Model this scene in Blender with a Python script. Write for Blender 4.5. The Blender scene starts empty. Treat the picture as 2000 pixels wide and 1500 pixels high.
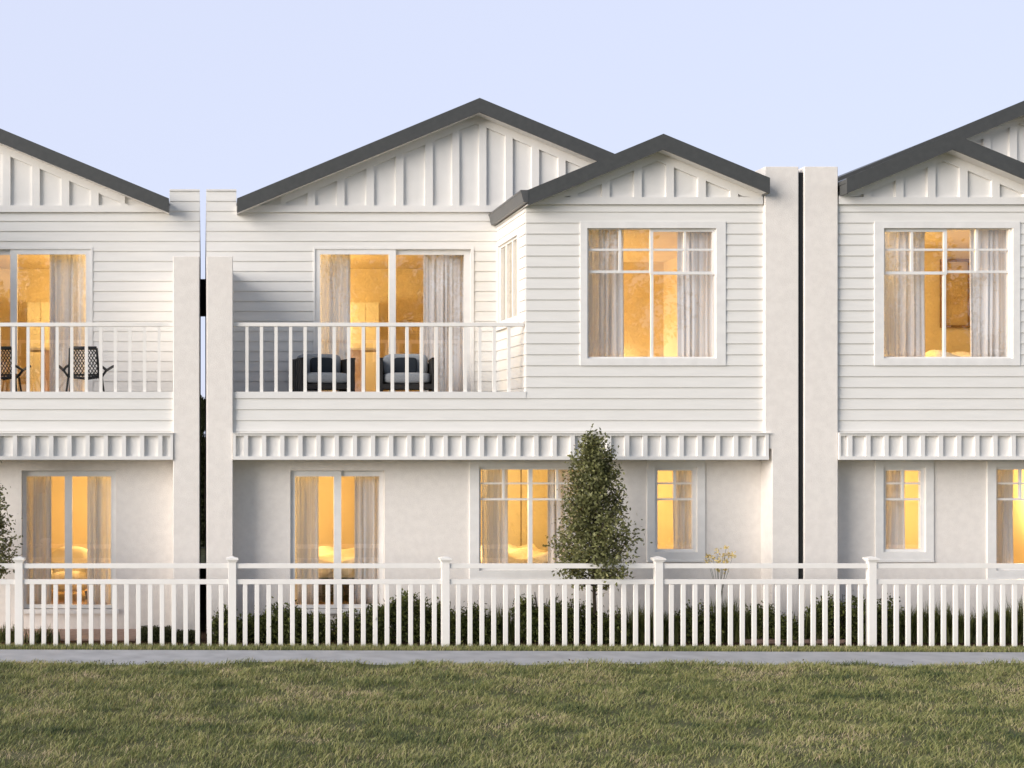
import bpy, math, random
import numpy as np
from mathutils import Vector

R = math.radians
random.seed(7)
rng = np.random.default_rng(11)
scene = bpy.context.scene
COL = scene.collection

# ------------------------------------------------------------------ camera
F_PX = 2440.0            # focal length in photo pixels (photo is 2000 wide)
VX, VY = 396.5, 840.0    # principal point in the photo (shift lens)
HC = 3.25                # eye height
D0 = 20.0                # distance from the camera to the bay front (y = 0)
cam = bpy.data.cameras.new('camera')
cam.sensor_width = 36.0
cam.lens = 36.0 * F_PX / 2000.0
cam.shift_x = (1000 - VX) / 2000.0
cam.shift_y = (VY - 750) / 2000.0
cam.clip_end = 2000
cam_o = bpy.data.objects.new('camera', cam)
cam_o.location = (0, -D0, HC)
cam_o.rotation_euler = (R(90), 0, 0)
COL.objects.link(cam_o)
scene.camera = cam_o

# ------------------------------------------------------------------ sky, sun, exposure
SUN_AZ, SUN_EL = 63.0, 17.0       # degrees left of the facade normal / above the horizon
world = bpy.data.worlds.new('World')
scene.world = world
world.use_nodes = True
wn, wl = world.node_tree.nodes, world.node_tree.links
wn.clear()
sky = wn.new('ShaderNodeTexSky')
sky.sky_type = 'NISHITA'
sky.sun_disc = False
sky.sun_elevation = R(SUN_EL)
sky.sun_rotation = R(180 + SUN_AZ)
sky.air_density = 1.0
sky.dust_density = 1.0
sky.ozone_density = 1.5
tint = wn.new('ShaderNodeMix'); tint.data_type = 'RGBA'; tint.blend_type = 'MIX'
# flat pale tint, mixed weaker behind the camera to hold down fill light
tcw = wn.new('ShaderNodeTexCoord')
sep = wn.new('ShaderNodeSeparateXYZ')
wl.new(tcw.outputs['Generated'], sep.inputs[0])
mr = wn.new('ShaderNodeMapRange')
mr.interpolation_type = 'SMOOTHSTEP'
mr.inputs['From Min'].default_value = -0.1
mr.inputs['From Max'].default_value = 0.75
mr.inputs['To Min'].default_value = 0.34
mr.inputs['To Max'].default_value = 0.82
wl.new(sep.outputs['Y'], mr.inputs['Value'])
wl.new(mr.outputs[0], tint.inputs[0])
tint.inputs[7].default_value = (7.5, 8.0, 10.1, 1)
bg = wn.new('ShaderNodeBackground')
bg.inputs['Strength'].default_value = 0.10
wo = wn.new('ShaderNodeOutputWorld')
wl.new(sky.outputs[0], tint.inputs[6])
wl.new(tint.outputs[2], bg.inputs[0])
wl.new(bg.outputs[0], wo.inputs[0])

sun = bpy.data.lights.new('sun', 'SUN')
sun.energy = 4.2
sun.angle = R(44)
sun.color = (1.0, 0.945, 0.895)
sun_o = bpy.data.objects.new('sun', sun)
sdir = Vector((-math.sin(R(SUN_AZ)) * math.cos(R(SUN_EL)), -math.cos(R(SUN_AZ)) * math.cos(R(SUN_EL)), math.sin(R(SUN_EL))))
sun_o.rotation_euler = sdir.to_track_quat('Z', 'Y').to_euler()
sun_o.location = (-30, -30, 20)
COL.objects.link(sun_o)

vs = scene.view_settings
vs.view_transform = 'Standard'
vs.look = 'None'
vs.gamma = 1
vs.exposure = 0.15
scene.render.engine = 'CYCLES'
scene.cycles.max_bounces = 8
scene.cycles.transparent_max_bounces = 12
scene.cycles.sample_clamp_indirect = 4.0
scene.cycles.caustics_reflective = False
scene.cycles.caustics_refractive = False


# ------------------------------------------------------------------ materials
def new_mat(name):
    m = bpy.data.materials.new(name)
    m.use_nodes = True
    nt = m.node_tree
    nt.nodes.clear()
    out = nt.nodes.new('ShaderNodeOutputMaterial')
    return m, nt, out


def mat(name, col, col2=None, scale=6.0, rough=0.6, bump=0.0, bscale=60.0, spec=0.4, detail=6.0, stretch=None, lo=0.35, hi=0.65):
    m, nt, out = new_mat(name)
    N, L = nt.nodes, nt.links
    p = N.new('ShaderNodeBsdfPrincipled')
    p.inputs['Roughness'].default_value = rough
    p.inputs['Specular IOR Level'].default_value = spec
    tc = N.new('ShaderNodeTexCoord')
    vec = tc.outputs['Object']
    if stretch:
        mp = N.new('ShaderNodeMapping')
        mp.inputs['Scale'].default_value = stretch
        L.new(vec, mp.inputs[0])
        vec = mp.outputs[0]
    c2 = col2 if col2 else tuple(c * 0.93 for c in col)
    nz = N.new('ShaderNodeTexNoise')
    nz.inputs['Scale'].default_value = scale
    nz.inputs['Detail'].default_value = detail
    L.new(vec, nz.inputs['Vector'])
    rp = N.new('ShaderNodeValToRGB')
    rp.color_ramp.elements[0].position = lo
    rp.color_ramp.elements[1].position = hi
    rp.color_ramp.elements[0].color = (*c2, 1)
    rp.color_ramp.elements[1].color = (*col, 1)
    L.new(nz.outputs['Fac'], rp.inputs[0])
    L.new(rp.outputs[0], p.inputs['Base Color'])
    if bump:
        nb = N.new('ShaderNodeTexNoise')
        nb.inputs['Scale'].default_value = bscale
        nb.inputs['Detail'].default_value = 4
        L.new(vec, nb.inputs['Vector'])
        b = N.new('ShaderNodeBump')
        b.inputs['Strength'].default_value = bump
        b.inputs['Distance'].default_value = 0.02
        L.new(nb.outputs['Fac'], b.inputs['Height'])
        L.new(b.outputs[0], p.inputs['Normal'])
    L.new(p.outputs[0], out.inputs[0])
    return m


def leaf_mat(name, cols, trans=0.25, rough=0.5, nscale=3.0):
    """foliage: colour per leaf from the point attribute 'tint' plus clumpy noise, some translucency"""
    m, nt, out = new_mat(name)
    N, L = nt.nodes, nt.links
    at = N.new('ShaderNodeAttribute'); at.attribute_name = 'tint'
    tc = N.new('ShaderNodeTexCoord')
    nz = N.new('ShaderNodeTexNoise'); nz.inputs['Scale'].default_value = nscale; nz.inputs['Detail'].default_value = 3
    L.new(tc.outputs['Object'], nz.inputs['Vector'])
    mx = N.new('ShaderNodeMath'); mx.operation = 'MULTIPLY_ADD'
    L.new(nz.outputs['Fac'], mx.inputs[0]); mx.inputs[1].default_value = 0.9
    sb = N.new('ShaderNodeMath'); sb.operation = 'MULTIPLY_ADD'
    L.new(at.outputs['Fac'], sb.inputs[0]); sb.inputs[1].default_value = 0.75; sb.inputs[2].default_value = -0.32
    L.new(sb.outputs[0], mx.inputs[2])
    rp = N.new('ShaderNodeValToRGB')
    els = rp.color_ramp.elements
    els[0].position = 0.0; els[0].color = (*cols[0], 1)
    els[1].position = 1.0; els[1].color = (*cols[-1], 1)
    for i, c in enumerate(cols[1:-1]):
        e = els.new((i + 1) / (len(cols) - 1)); e.color = (*c, 1)
    L.new(mx.outputs[0], rp.inputs[0])
    p = N.new('ShaderNodeBsdfPrincipled')
    p.inputs['Roughness'].default_value = rough
    p.inputs['Specular IOR Level'].default_value = 0.3
    L.new(rp.outputs[0], p.inputs['Base Color'])
    t = N.new('ShaderNodeBsdfTranslucent')
    L.new(rp.outputs[0], t.inputs[0])
    ms = N.new('ShaderNodeMixShader'); ms.inputs[0].default_value = trans
    L.new(p.outputs[0], ms.inputs[1]); L.new(t.outputs[0], ms.inputs[2])
    L.new(ms.outputs[0], out.inputs[0])
    return m


def glass_mat():
    m, nt, out = new_mat('window_glass')
    N, L = nt.nodes, nt.links
    tr = N.new('ShaderNodeBsdfTransparent'); tr.inputs[0].default_value = (0.99, 0.99, 0.99, 1)
    gl = N.new('ShaderNodeBsdfGlossy'); gl.inputs['Roughness'].default_value = 0.0
    gl.inputs['Color'].default_value = (1, 1, 1, 1)
    lw = N.new('ShaderNodeLayerWeight'); lw.inputs[0].default_value = 0.5
    pw = N.new('ShaderNodeMath'); pw.operation = 'POWER'; pw.inputs[1].default_value = 4
    L.new(lw.outputs['Facing'], pw.inputs[0])
    ma = N.new('ShaderNodeMath'); ma.operation = 'MULTIPLY_ADD'; ma.inputs[1].default_value = 0.8; ma.inputs[2].default_value = 0.10
    L.new(pw.outputs[0], ma.inputs[0])
    ms = N.new('ShaderNodeMixShader')
    L.new(ma.outputs[0], ms.inputs[0]); L.new(tr.outputs[0], ms.inputs[1]); L.new(gl.outputs[0], ms.inputs[2])
    L.new(ms.outputs[0], out.inputs[0])
    return m


def curtain_mat():
    """semi-sheer cloth: dense and thin pleats alternate"""
    m, nt, out = new_mat('curtain_fabric')
    N, L = nt.nodes, nt.links
    tc = N.new('ShaderNodeTexCoord')
    mp = N.new('ShaderNodeMapping'); mp.inputs['Scale'].default_value = (1, 1, 0.02)
    L.new(tc.outputs['Object'], mp.inputs[0])
    nz = N.new('ShaderNodeTexNoise'); nz.inputs['Scale'].default_value = 22; nz.inputs['Detail'].default_value = 2
    L.new(mp.outputs[0], nz.inputs['Vector'])
    rp = N.new('ShaderNodeMapRange'); rp.inputs['From Min'].default_value = 0.42; rp.inputs['From Max'].default_value = 0.62
    rp.inputs['To Min'].default_value = 0.02; rp.inputs['To Max'].default_value = 0.26
    L.new(nz.outputs['Fac'], rp.inputs['Value'])
    d = N.new('ShaderNodeBsdfDiffuse'); d.inputs[0].default_value = (0.95, 0.94, 0.96, 1)
    t = N.new('ShaderNodeBsdfTranslucent'); t.inputs[0].default_value = (0.88, 0.84, 0.78, 1)
    ms = N.new('ShaderNodeMixShader'); ms.inputs[0].default_value = 0.14
    tr = N.new('ShaderNodeBsdfTransparent')
    m2 = N.new('ShaderNodeMixShader')
    L.new(rp.outputs[0], m2.inputs[0])
    L.new(d.outputs[0], ms.inputs[1]); L.new(t.outputs[0], ms.inputs[2])
    L.new(ms.outputs[0], m2.inputs[1]); L.new(tr.outputs[0], m2.inputs[2])
    L.new(m2.outputs[0], out.inputs[0])
    return m


M = {
    'siding': mat('white_weatherboard', (0.81, 0.79, 0.75), (0.775, 0.755, 0.715), scale=3.0, rough=0.45, bump=0.04, bscale=90, stretch=(0.6, 0.6, 5)),
    'trim': mat('white_trim_paint', (0.82, 0.80, 0.77), (0.79, 0.77, 0.74), scale=4.0, rough=0.4),
    'stucco': mat('white_render', (0.86, 0.81, 0.755), (0.81, 0.76, 0.708), scale=9.0, rough=0.85, bump=0.35, bscale=70, spec=0.2),
    'fence': mat('white_fence_paint', (0.88, 0.848, 0.80), (0.85, 0.818, 0.77), scale=7.0, rough=0.4),
    'roof': mat('charcoal_steel', (0.075, 0.077, 0.075), (0.065, 0.067, 0.066), scale=12.0, rough=0.5),
    'gutter': mat('charcoal_gutter', (0.10, 0.10, 0.098), (0.085, 0.085, 0.085), scale=12.0, rough=0.35),
    'soffit': mat('soffit_paint', (0.80, 0.77, 0.73), rough=0.6),
    'frame': mat('window_frame_white', (0.85, 0.83, 0.80), rough=0.35),
    'glass': glass_mat(),
    'curtain': curtain_mat(),
    'room': mat('warm_room_paint', (0.78, 0.66, 0.44), (0.74, 0.62, 0.40), scale=2.0, rough=0.8),
    'floor': mat('timber_floor', (0.33, 0.20, 0.10), (0.25, 0.15, 0.075), scale=4.0, rough=0.4, stretch=(1, 12, 1)),
    'cabinet': mat('cream_cabinet', (0.80, 0.72, 0.52), rough=0.4),
    'bench': mat('pinkish_bench', (0.62, 0.47, 0.40), rough=0.5),
    'timber': mat('brown_timber', (0.22, 0.12, 0.05), (0.17, 0.09, 0.04), scale=8, rough=0.5, stretch=(1, 1, 0.1)),
    'bedding': mat('cream_bedding', (0.90, 0.82, 0.66), (0.84, 0.75, 0.58), scale=5, rough=0.9, bump=0.5, bscale=7),
    'darkwood': mat('dark_bed_base', (0.05, 0.03, 0.02), rough=0.6),
    'print': mat('framed_print', (0.62, 0.50, 0.32), (0.48, 0.36, 0.20), scale=3, rough=0.7),
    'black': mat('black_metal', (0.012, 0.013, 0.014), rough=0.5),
    'chair_frame': mat('dark_slat_frame', (0.028, 0.025, 0.023), (0.02, 0.018, 0.017), scale=30, rough=0.5, stretch=(20, 20, 1)),
    'cushion': mat('grey_cushion_fabric', (0.33, 0.345, 0.36), (0.28, 0.295, 0.31), scale=40, rough=0.95, bump=0.2, bscale=150),
    'pillow': mat('navy_pillow_fabric', (0.022, 0.028, 0.036), rough=0.95),
    'wicker': mat('black_wicker', (0.02, 0.022, 0.024), rough=0.5),
    'concrete': mat('concrete_path', (0.44, 0.44, 0.447), (0.32, 0.32, 0.327), scale=3, rough=0.9, bump=0.15, bscale=90, lo=0.25, hi=0.7),
    'soil': mat('lawn_soil', (0.15, 0.145, 0.075), (0.09, 0.09, 0.045), scale=3, rough=1.0, spec=0.1),
    'mulch': mat('garden_mulch', (0.10, 0.055, 0.03), (0.045, 0.028, 0.018), scale=25, rough=1.0, spec=0.1, bump=0.6, bscale=40),
    'paving': mat('terracotta_paving', (0.42, 0.29, 0.23), (0.34, 0.23, 0.18), scale=12, rough=0.9),
    'bark': mat('grey_brown_bark', (0.075, 0.055, 0.04), (0.04, 0.03, 0.022), scale=25, rough=0.9, bump=0.5, bscale=60),
    'tree': leaf_mat('tree_leaves', [(0.05, 0.054, 0.022), (0.12, 0.125, 0.048), (0.20, 0.205, 0.08), (0.33, 0.32, 0.16)], nscale=4),
    'shrub': leaf_mat('shrub_leaves', [(0.028, 0.035, 0.012), (0.075, 0.092, 0.028), (0.16, 0.185, 0.052), (0.34, 0.37, 0.11)], nscale=5),
    'strap': leaf_mat('strappy_leaves', [(0.03, 0.04, 0.014), (0.085, 0.10, 0.03), (0.18, 0.20, 0.065), (0.34, 0.31, 0.14)], nscale=5),
    'hedge': leaf_mat('hedge_leaves', [(0.03, 0.035, 0.012), (0.055, 0.062, 0.022), (0.075, 0.085, 0.03), (0.10, 0.11, 0.04)], nscale=5),
    'grass': leaf_mat('lawn_blades', [(0.04, 0.066, 0.034), (0.172, 0.20, 0.066), (0.385, 0.375, 0.145), (0.54, 0.42, 0.29)], trans=0.3, nscale=1.1),
    'flower': leaf_mat('yellow_blossom', [(0.62, 0.46, 0.14), (0.78, 0.62, 0.24), (0.85, 0.74, 0.42)], trans=0.35),
}


# ------------------------------------------------------------------ helpers
def tag(o, label=None, cat=None, group=None, kind=None):
    if label: o['label'] = label
    if cat: o['category'] = cat
    if group: o['group'] = group
    if kind: o['kind'] = kind
    return o


ORIG = {}


def empty(name, loc, label, cat, group=None):
    o = bpy.data.objects.new(name, None)
    o.empty_display_size = 0.2
    COL.objects.link(o)
    o.location = loc
    ORIG[o.name] = Vector(loc)
    return tag(o, label, cat, group)


class MB:
    """collects faces, then links them as ONE mesh object"""
    def __init__(self, s=1, x0=0.0):
        self.v, self.f, self.s, self.x0 = [], [], s, x0

    def face(self, pts):
        i = len(self.v)
        self.v.extend([tuple(p) for p in pts])
        self.f.append(tuple(range(i, i + len(pts))))

    def box(self, xa, xb, ya, yb, za, zb):
        if xa > xb: xa, xb = xb, xa
        if ya > yb: ya, yb = yb, ya
        if za > zb: za, zb = zb, za
        i = len(self.v)
        self.v.extend([(xa, ya, za), (xb, ya, za), (xb, yb, za), (xa, yb, za), (xa, ya, zb), (xb, ya, zb), (xb, yb, zb), (xa, yb, zb)])
        for q in ((0, 3, 2, 1), (4, 5, 6, 7), (0, 1, 5, 4), (1, 2, 6, 5), (2, 3, 7, 6), (3, 0, 4, 7)):
            self.f.append(tuple(i + k for k in q))

    def prism_y(self, pts, ya, yb):
        """polygon in (x,z), counter-clockwise seen from the camera, extruded from ya (front) to yb"""
        n = len(pts)
        i = len(self.v)
        self.v.extend([(x, ya, z) for x, z in pts])
        self.v.extend([(x, yb, z) for x, z in pts])
        self.f.append(tuple(i + k for k in range(n)))
        self.f.append(tuple(i + n + k for k in reversed(range(n))))
        for k in range(n):
            k2 = (k + 1) % n
            self.f.append((i + k2, i + k, i + n + k, i + n + k2))

    def tube(self, pts, r, n=6, r2=None):
        pts = [Vector(p) for p in pts]
        m = len(pts)
        i0 = len(self.v)
        up = Vector((0.13, 0.31, 0.94))
        for j, p in enumerate(pts):
            a = pts[max(j - 1, 0)]; b = pts[min(j + 1, m - 1)]
            t = (b - a).normalized()
            u = t.cross(up)
            if u.length < 0.05: u = t.cross(Vector((1, 0, 0)))
            u.normalize(); w = t.cross(u)
            rr = r if r2 is None else r + (r2 - r) * j / max(m - 1, 1)
            for k in range(n):
                a_ = 2 * math.pi * k / n
                self.v.append(tuple(p + u * rr * math.cos(a_) + w * rr * math.sin(a_)))
        for j in range(m - 1):
            for k in range(n):
                k2 = (k + 1) % n
                self.f.append((i0 + j * n + k, i0 + j * n + k2, i0 + (j + 1) * n + k2, i0 + (j + 1) * n + k))
        self.f.append(tuple(i0 + k for k in reversed(range(n))))
        self.f.append(tuple(i0 + (m - 1) * n + k for k in range(n)))

    def soft_box(self, xa, xb, ya, yb, za, zb, bulge=0.25, n=8, p=4.0):
        """superellipsoid cushion"""
        c = Vector(((xa + xb) / 2, (ya + yb) / 2, (za + zb) / 2)); h = Vector(((xb - xa) / 2, (yb - ya) / 2, (zb - za) / 2))
        i0 = len(self.v)
        nu, nv = n * 3, n * 2

        def sp(c_, e): return math.copysign(abs(c_) ** e, c_)
        e = 2.0 / p
        for a in range(nv + 1):
            th = -math.pi / 2 + math.pi * a / nv
            for b in range(nu):
                ph = 2 * math.pi * b / nu
                self.v.append((c.x + h.x * sp(math.cos(th), e) * sp(math.cos(ph), e), c.y + h.y * sp(math.cos(th), e) * sp(math.sin(ph), e), c.z + h.z * sp(math.sin(th), e)))
        for a in range(nv):
            for b in range(nu):
                b2 = (b + 1) % nu
                self.f.append((i0 + a * nu + b, i0 + a * nu + b2, i0 + (a + 1) * nu + b2, i0 + (a + 1) * nu + b))

    def build(self, name, material, parent=None, origin=None, label=None, smooth=False, bevel=0):
        me = bpy.data.meshes.new(name)
        org = Vector(origin) if origin is not None else Vector((0, 0, 0))
        root = None
        if parent is not None:
            root = ORIG[parent.name]
            org = root
        s, x0 = self.s, self.x0
        vv = [(x0 + s * x - org.x, y - org.y, z - org.z) for x, y, z in self.v]
        ff = self.f if s > 0 else [tuple(reversed(f)) for f in self.f]
        me.from_pydata(vv, [], ff)
        me.materials.append(material)
        if smooth:
            me.polygons.foreach_set('use_smooth', [True] * len(me.polygons))
        me.update()
        o = bpy.data.objects.new(name, me)
        COL.objects.link(o)
        if parent is not None:
            o.parent = parent
            ORIG[o.name] = root
        else:
            o.location = org
            ORIG[o.name] = org
        if label: o['label'] = label
        if bevel:
            b = o.modifiers.new('bevel', 'BEVEL'); b.width = bevel; b.segments = 2; b.limit_method = 'ANGLE'
        return o


def np_mesh(name, verts, faces, material, origin=(0, 0, 0), parent=None, tints=None, k=4):
    """fast mesh from arrays; faces is (M,k)"""
    me = bpy.data.meshes.new(name)
    if parent is not None: origin = ORIG[parent.name]
    v = (verts - np.array(origin, dtype=np.float64)).astype(np.float32)
    me.vertices.add(len(v)); me.vertices.foreach_set('co', v.ravel())
    nf = len(faces)
    me.loops.add(nf * k); me.loops.foreach_set('vertex_index', faces.astype(np.int32).ravel())
    me.polygons.add(nf)
    me.polygons.foreach_set('loop_start', np.arange(0, nf * k, k, dtype=np.int32))
    me.polygons.foreach_set('loop_total', np.full(nf, k, dtype=np.int32))
    me.update(calc_edges=True)
    if tints is not None:
        a = me.attributes.new('tint', 'FLOAT', 'POINT')
        a.data.foreach_set('value', tints.astype(np.float32))
    me.materials.append(material)
    o = bpy.data.objects.new(name, me)
    COL.objects.link(o)
    if parent is not None:
        o.parent = parent; ORIG[o.name] = ORIG[parent.name]
    else:
        o.location = origin; ORIG[o.name] = Vector(origin)
    return o


def X(px, d): return (px - VX) * d / F_PX
def Z(py, d): return HC + (VY - py) * d / F_PX
def Y(d): return d - D0


def wall_holes(mb, x0, x1, z0, z1, ya, yb, holes):
    xs = sorted({x0, x1, *[min(max(h[i], x0), x1) for h in holes for i in (0, 1)]})
    zs = sorted({z0, z1, *[min(max(h[i], z0), z1) for h in holes for i in (2, 3)]})
    nx, nz = len(xs) - 1, len(zs) - 1

    def solid(i, j):
        if i < 0 or j < 0 or i >= nx or j >= nz: return False
        cx, cz = (xs[i] + xs[i + 1]) / 2, (zs[j] + zs[j + 1]) / 2
        return not any(h[0] < cx < h[1] and h[2] < cz < h[3] for h in holes)
    for i in range(nx):
        for j in range(nz):
            if not solid(i, j): continue
            a, b, c, d = xs[i], xs[i + 1], zs[j], zs[j + 1]
            mb.face([(a, ya, c), (b, ya, c), (b, ya, d), (a, ya, d)])
            mb.face([(a, yb, d), (b, yb, d), (b, yb, c), (a, yb, c)])
            if not solid(i - 1, j): mb.face([(a, yb, c), (a, ya, c), (a, ya, d), (a, yb, d)])
            if not solid(i + 1, j): mb.face([(b, ya, c), (b, yb, c), (b, yb, d), (b, ya, d)])
            if not solid(i, j - 1): mb.face([(a, yb, c), (b, yb, c), (b, ya, c), (a, ya, c)])
            if not solid(i, j + 1): mb.face([(a, ya, d), (b, ya, d), (b, yb, d), (a, yb, d)])


PITCH, PHASE, LAP = 0.1755, 6.3905, 0.017


def boards(mb, u0, u1, z0, z1, w, holes, place):
    """sloping weatherboards; place(u, depth_out, z) gives the point"""
    k0 = math.floor((z0 - PHASE) / PITCH) - 1
    k1 = math.ceil((z1 - PHASE) / PITCH) + 1
    for k in range(k0, k1):
        zb, zt = PHASE + k * PITCH, PHASE + (k + 1) * PITCH
        a, b = max(zb, z0), min(zt, z1)
        if b - a < 1e-4: continue
        cuts = sorted({a, b, *[z for h in holes for z in h[2:4] if a < z < b]})
        for c, d in zip(cuts[:-1], cuts[1:]):
            mid = (c + d) / 2
            iv = [(u0, u1)]
            for h in holes:
                if h[2] < mid < h[3]:
                    nv = []
                    for p, q in iv:
                        if h[1] <= p or h[0] >= q: nv.append((p, q)); continue
                        if h[0] > p: nv.append((p, h[0]))
                        if h[1] < q: nv.append((h[1], q))
                    iv = nv
            oc = LAP * (1 - (c - zb) / PITCH) + 0.003
            od = LAP * (1 - (d - zb) / PITCH) + 0.003
            for p, q in iv:
                mb.face([place(p, oc, c), place(q, oc, c), place(q, od, d), place(p, od, d)])
                mb.face([place(p, 0, c), place(q, 0, c), place(q, oc, c), place(p, oc, c)])
                mb.face([place(p, 0, c), place(p, oc, c), place(p, od, d), place(p, 0, d)])
                mb.face([place(q, oc, c), place(q, 0, c), place(q, 0, d), place(q, od, d)])


# ------------------------------------------------------------------ townhouse
HW = 9.548              # party line to party line
D_BAY, D_REC, D_LOW, D_COL = 20.0, 21.93, 20.33, 19.93
D_FM, D_FB = 21.6, 19.7          # fascia planes of the main roof and the bay roof
SL = 0.4142
MX, MZ = X(937, D_FM), Z(191, D_FM)         # main ridge
BX, BZ = X(1296, D_FB), Z(261, D_FB)        # bay ridge
M_L, M_R = X(463, D_FM), 2 * X(937, D_FM) - X(463, D_FM)
B_L, B_R = X(1032, D_FB), X(1504, D_FB)
FT = 0.248
BAY_X0, BAY_X1 = X(1027, D_BAY), X(1490.5, D_BAY)
Y_BACK = 11.0
FLOOR2 = 3.80
FLOOR1 = 0.34
COL_X1 = X(455, D_COL)
TALL_X0, TALL_X1 = X(1494, D_COL), X(1560, D_COL)
LOWCOL_X0 = X(1508, D_COL)
TOPZ = Z(370, D_REC)


def chev(xl, xr, ax, az, top, bot, sl=SL):
    """chevron polygon (x,z) between az-top and az-bot below the ridge line"""
    return [(xl, az - bot - (ax - xl) * sl), (ax, az - bot), (xr, az - bot - (xr - ax) * sl),
            (xr, az - top - (xr - ax) * sl), (ax, az - top), (xl, az - top - (ax - xl) * sl)]


def chev_prism(mb, xl, xr, ax, az, top, bot, ya, yb):
    # two convex halves so that every face is convex
    for a, b in (((xl, az - (ax - xl) * SL), (ax, az)), ((ax, az), (xr, az - (xr - ax) * SL))):
        mb.prism_y([(a[0], a[1] - bot), (b[0], b[1] - bot), (b[0], b[1] - top), (a[0], a[1] - top)], ya, yb)


def in_view(s, x0, xa, xb, d):
    p, q = sorted((VX + (x0 + s * xa) * F_PX / d, VX + (x0 + s * xb) * F_PX / d))
    return q > -60 and p < 2060


def make_window(H, name, s, x0, op, yw, cas, glass, verts, horiz, sill=False, casing_y=0.03, sash=None, label=None):
    """op = opening (x0,x1,z0,z1); cas = casing rect or None; glass = (x0,x1,z0,z1); verts = [(x,half,z0,z1)], horiz = [(z,half,x0,x1)]"""
    yg = yw + 0.055
    mb = MB(s, x0)
    if cas:
        wall_holes(mb, cas[0], cas[1], cas[2], cas[3], yw - casing_y, yw - 0.0005, [op])
    wall_holes(mb, op[0] + 0.001, op[1] - 0.001, op[2] + 0.001, op[3] - 0.001, yw + 0.02, yw + 0.095, [glass])
    for i, (vx, hw, za, zb) in enumerate(verts):
        mb.box(vx - hw, vx + hw, yg - 0.026, yg + 0.018, za, zb)
    for i, (hz, hh, xa, xb) in enumerate(horiz):
        mb.box(xa, xb, yg - 0.022, yg + 0.016, hz - hh, hz + hh)
    if sash:
        a, b, c, d, t = sash
        wall_holes(mb, a, b, c, d, yg - 0.03, yg + 0.012, [(a + t, b - t, c + t, d - t)])
    w = mb.build(name, M['frame'], H, label=label)
    g = MB(s, x0)
    g.box(glass[0] - 0.01, glass[1] + 0.01, yg - 0.003, yg + 0.003, glass[2] - 0.01, glass[3] + 0.01)
    g.build('pane', M['glass'], w)
    if sill:
        sl = MB(s, x0)
        sl.prism_y([(cas[0], cas[2] - 0.03), (cas[1], cas[2] - 0.03), (cas[1], cas[2] - 0.001), (cas[0], cas[2] - 0.001)], yw - casing_y - 0.015, yw - 0.0005)
        sl.build('sill', M['trim'], w)
    return w


def curtain(s, x0, xa, xb, za, zb, y, folds, seed, label, amp=0.035, gather=0.0):
    r = random.Random(seed)
    nu, nv = folds * 10, 14
    ph = [r.uniform(0, 6.28) for _ in range(3)]
    vv, ff = [], []
    for j in range(nv + 1):
        t = j / nv
        for i in range(nu + 1):
            u = i / nu
            uu = u + 0.035 * math.sin(2 * math.pi * u * 2 + ph[0]) + 0.02 * math.sin(2 * math.pi * u * 5 + ph[1])
            a = amp * (0.65 + 0.5 * math.sin(ph[2] + u * 9)) * (0.75 + 0.35 * t)
            yy = y + a * math.sin(2 * math.pi * folds * uu) + 0.012 * math.sin(4 * t + u * 7)
            sag = gather * math.sin(math.pi * min(t * 1.15, 1.0)) ** 2
            xx = xa + (xb - xa) * (u * (1 - sag) if gather >= 0 else 1 - (1 - u) * (1 + sag))
            vv.append((x0 + s * xx, yy, zb + (za - zb) * t))
    w = nu + 1
    for j in range(nv):
        for i in range(nu):
            ff.append((j * w + i, j * w + i + 1, (j + 1) * w + i + 1, (j + 1) * w + i))
    org = (x0 + s * (xa + xb) / 2, y, za)
    me = bpy.data.meshes.new('curtain')
    me.from_pydata([(a - org[0], b - org[1], c - org[2]) for a, b, c in vv], [], ff)
    me.polygons.foreach_set('use_smooth', [True] * len(ff))
    me.materials.append(M['curtain'])
    o = bpy.data.objects.new('curtain', me)
    o.location = org
    COL.objects.link(o)
    sm = o.modifiers.new('cloth thickness', 'SOLIDIFY'); sm.thickness = 0.002
    return tag(o, label, 'curtain', 'curtains in the lit windows')


def room(H, s, x0, xa, xb, ya, yb, za, zb, lights):
    mb = MB(s, x0)
    t = 0.06
    mb.box(xa - t, xb + t, yb, yb + t, za - t, zb + t)
    mb.box(xa - t, xa, ya, yb - 0.0005, za - t, zb + t)
    mb.box(xb, xb + t, ya, yb - 0.0005, za - t, zb + t)
    mb.box(xa + 0.0005, xb - 0.0005, ya, yb - 0.0005, zb, zb + t)
    r = mb.build('room_wall', M['room'], H)
    fl = MB(s, x0)
    fl.box(xa + 0.0005, xb - 0.0005, ya, yb - 0.0005, za - t, za)
    fl.build('room_floor', M['floor'], H)
    for (lx, ly, lz, p, rad) in lights:
        L = bpy.data.lights.new('room_lamp', 'POINT')
        L.energy = p * 4.6
        L.color = (1.0, 0.72, 0.33) if lz > 4.5 or lz < 3 else (1.0, 0.80, 0.50)
        L.shadow_soft_size = rad
        lo = bpy.data.objects.new('room_lamp', L)
        COL.objects.link(lo)
        lo.parent = H
        lo.location = Vector((x0 + s * lx, ly, lz)) - ORIG[H.name]


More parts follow.
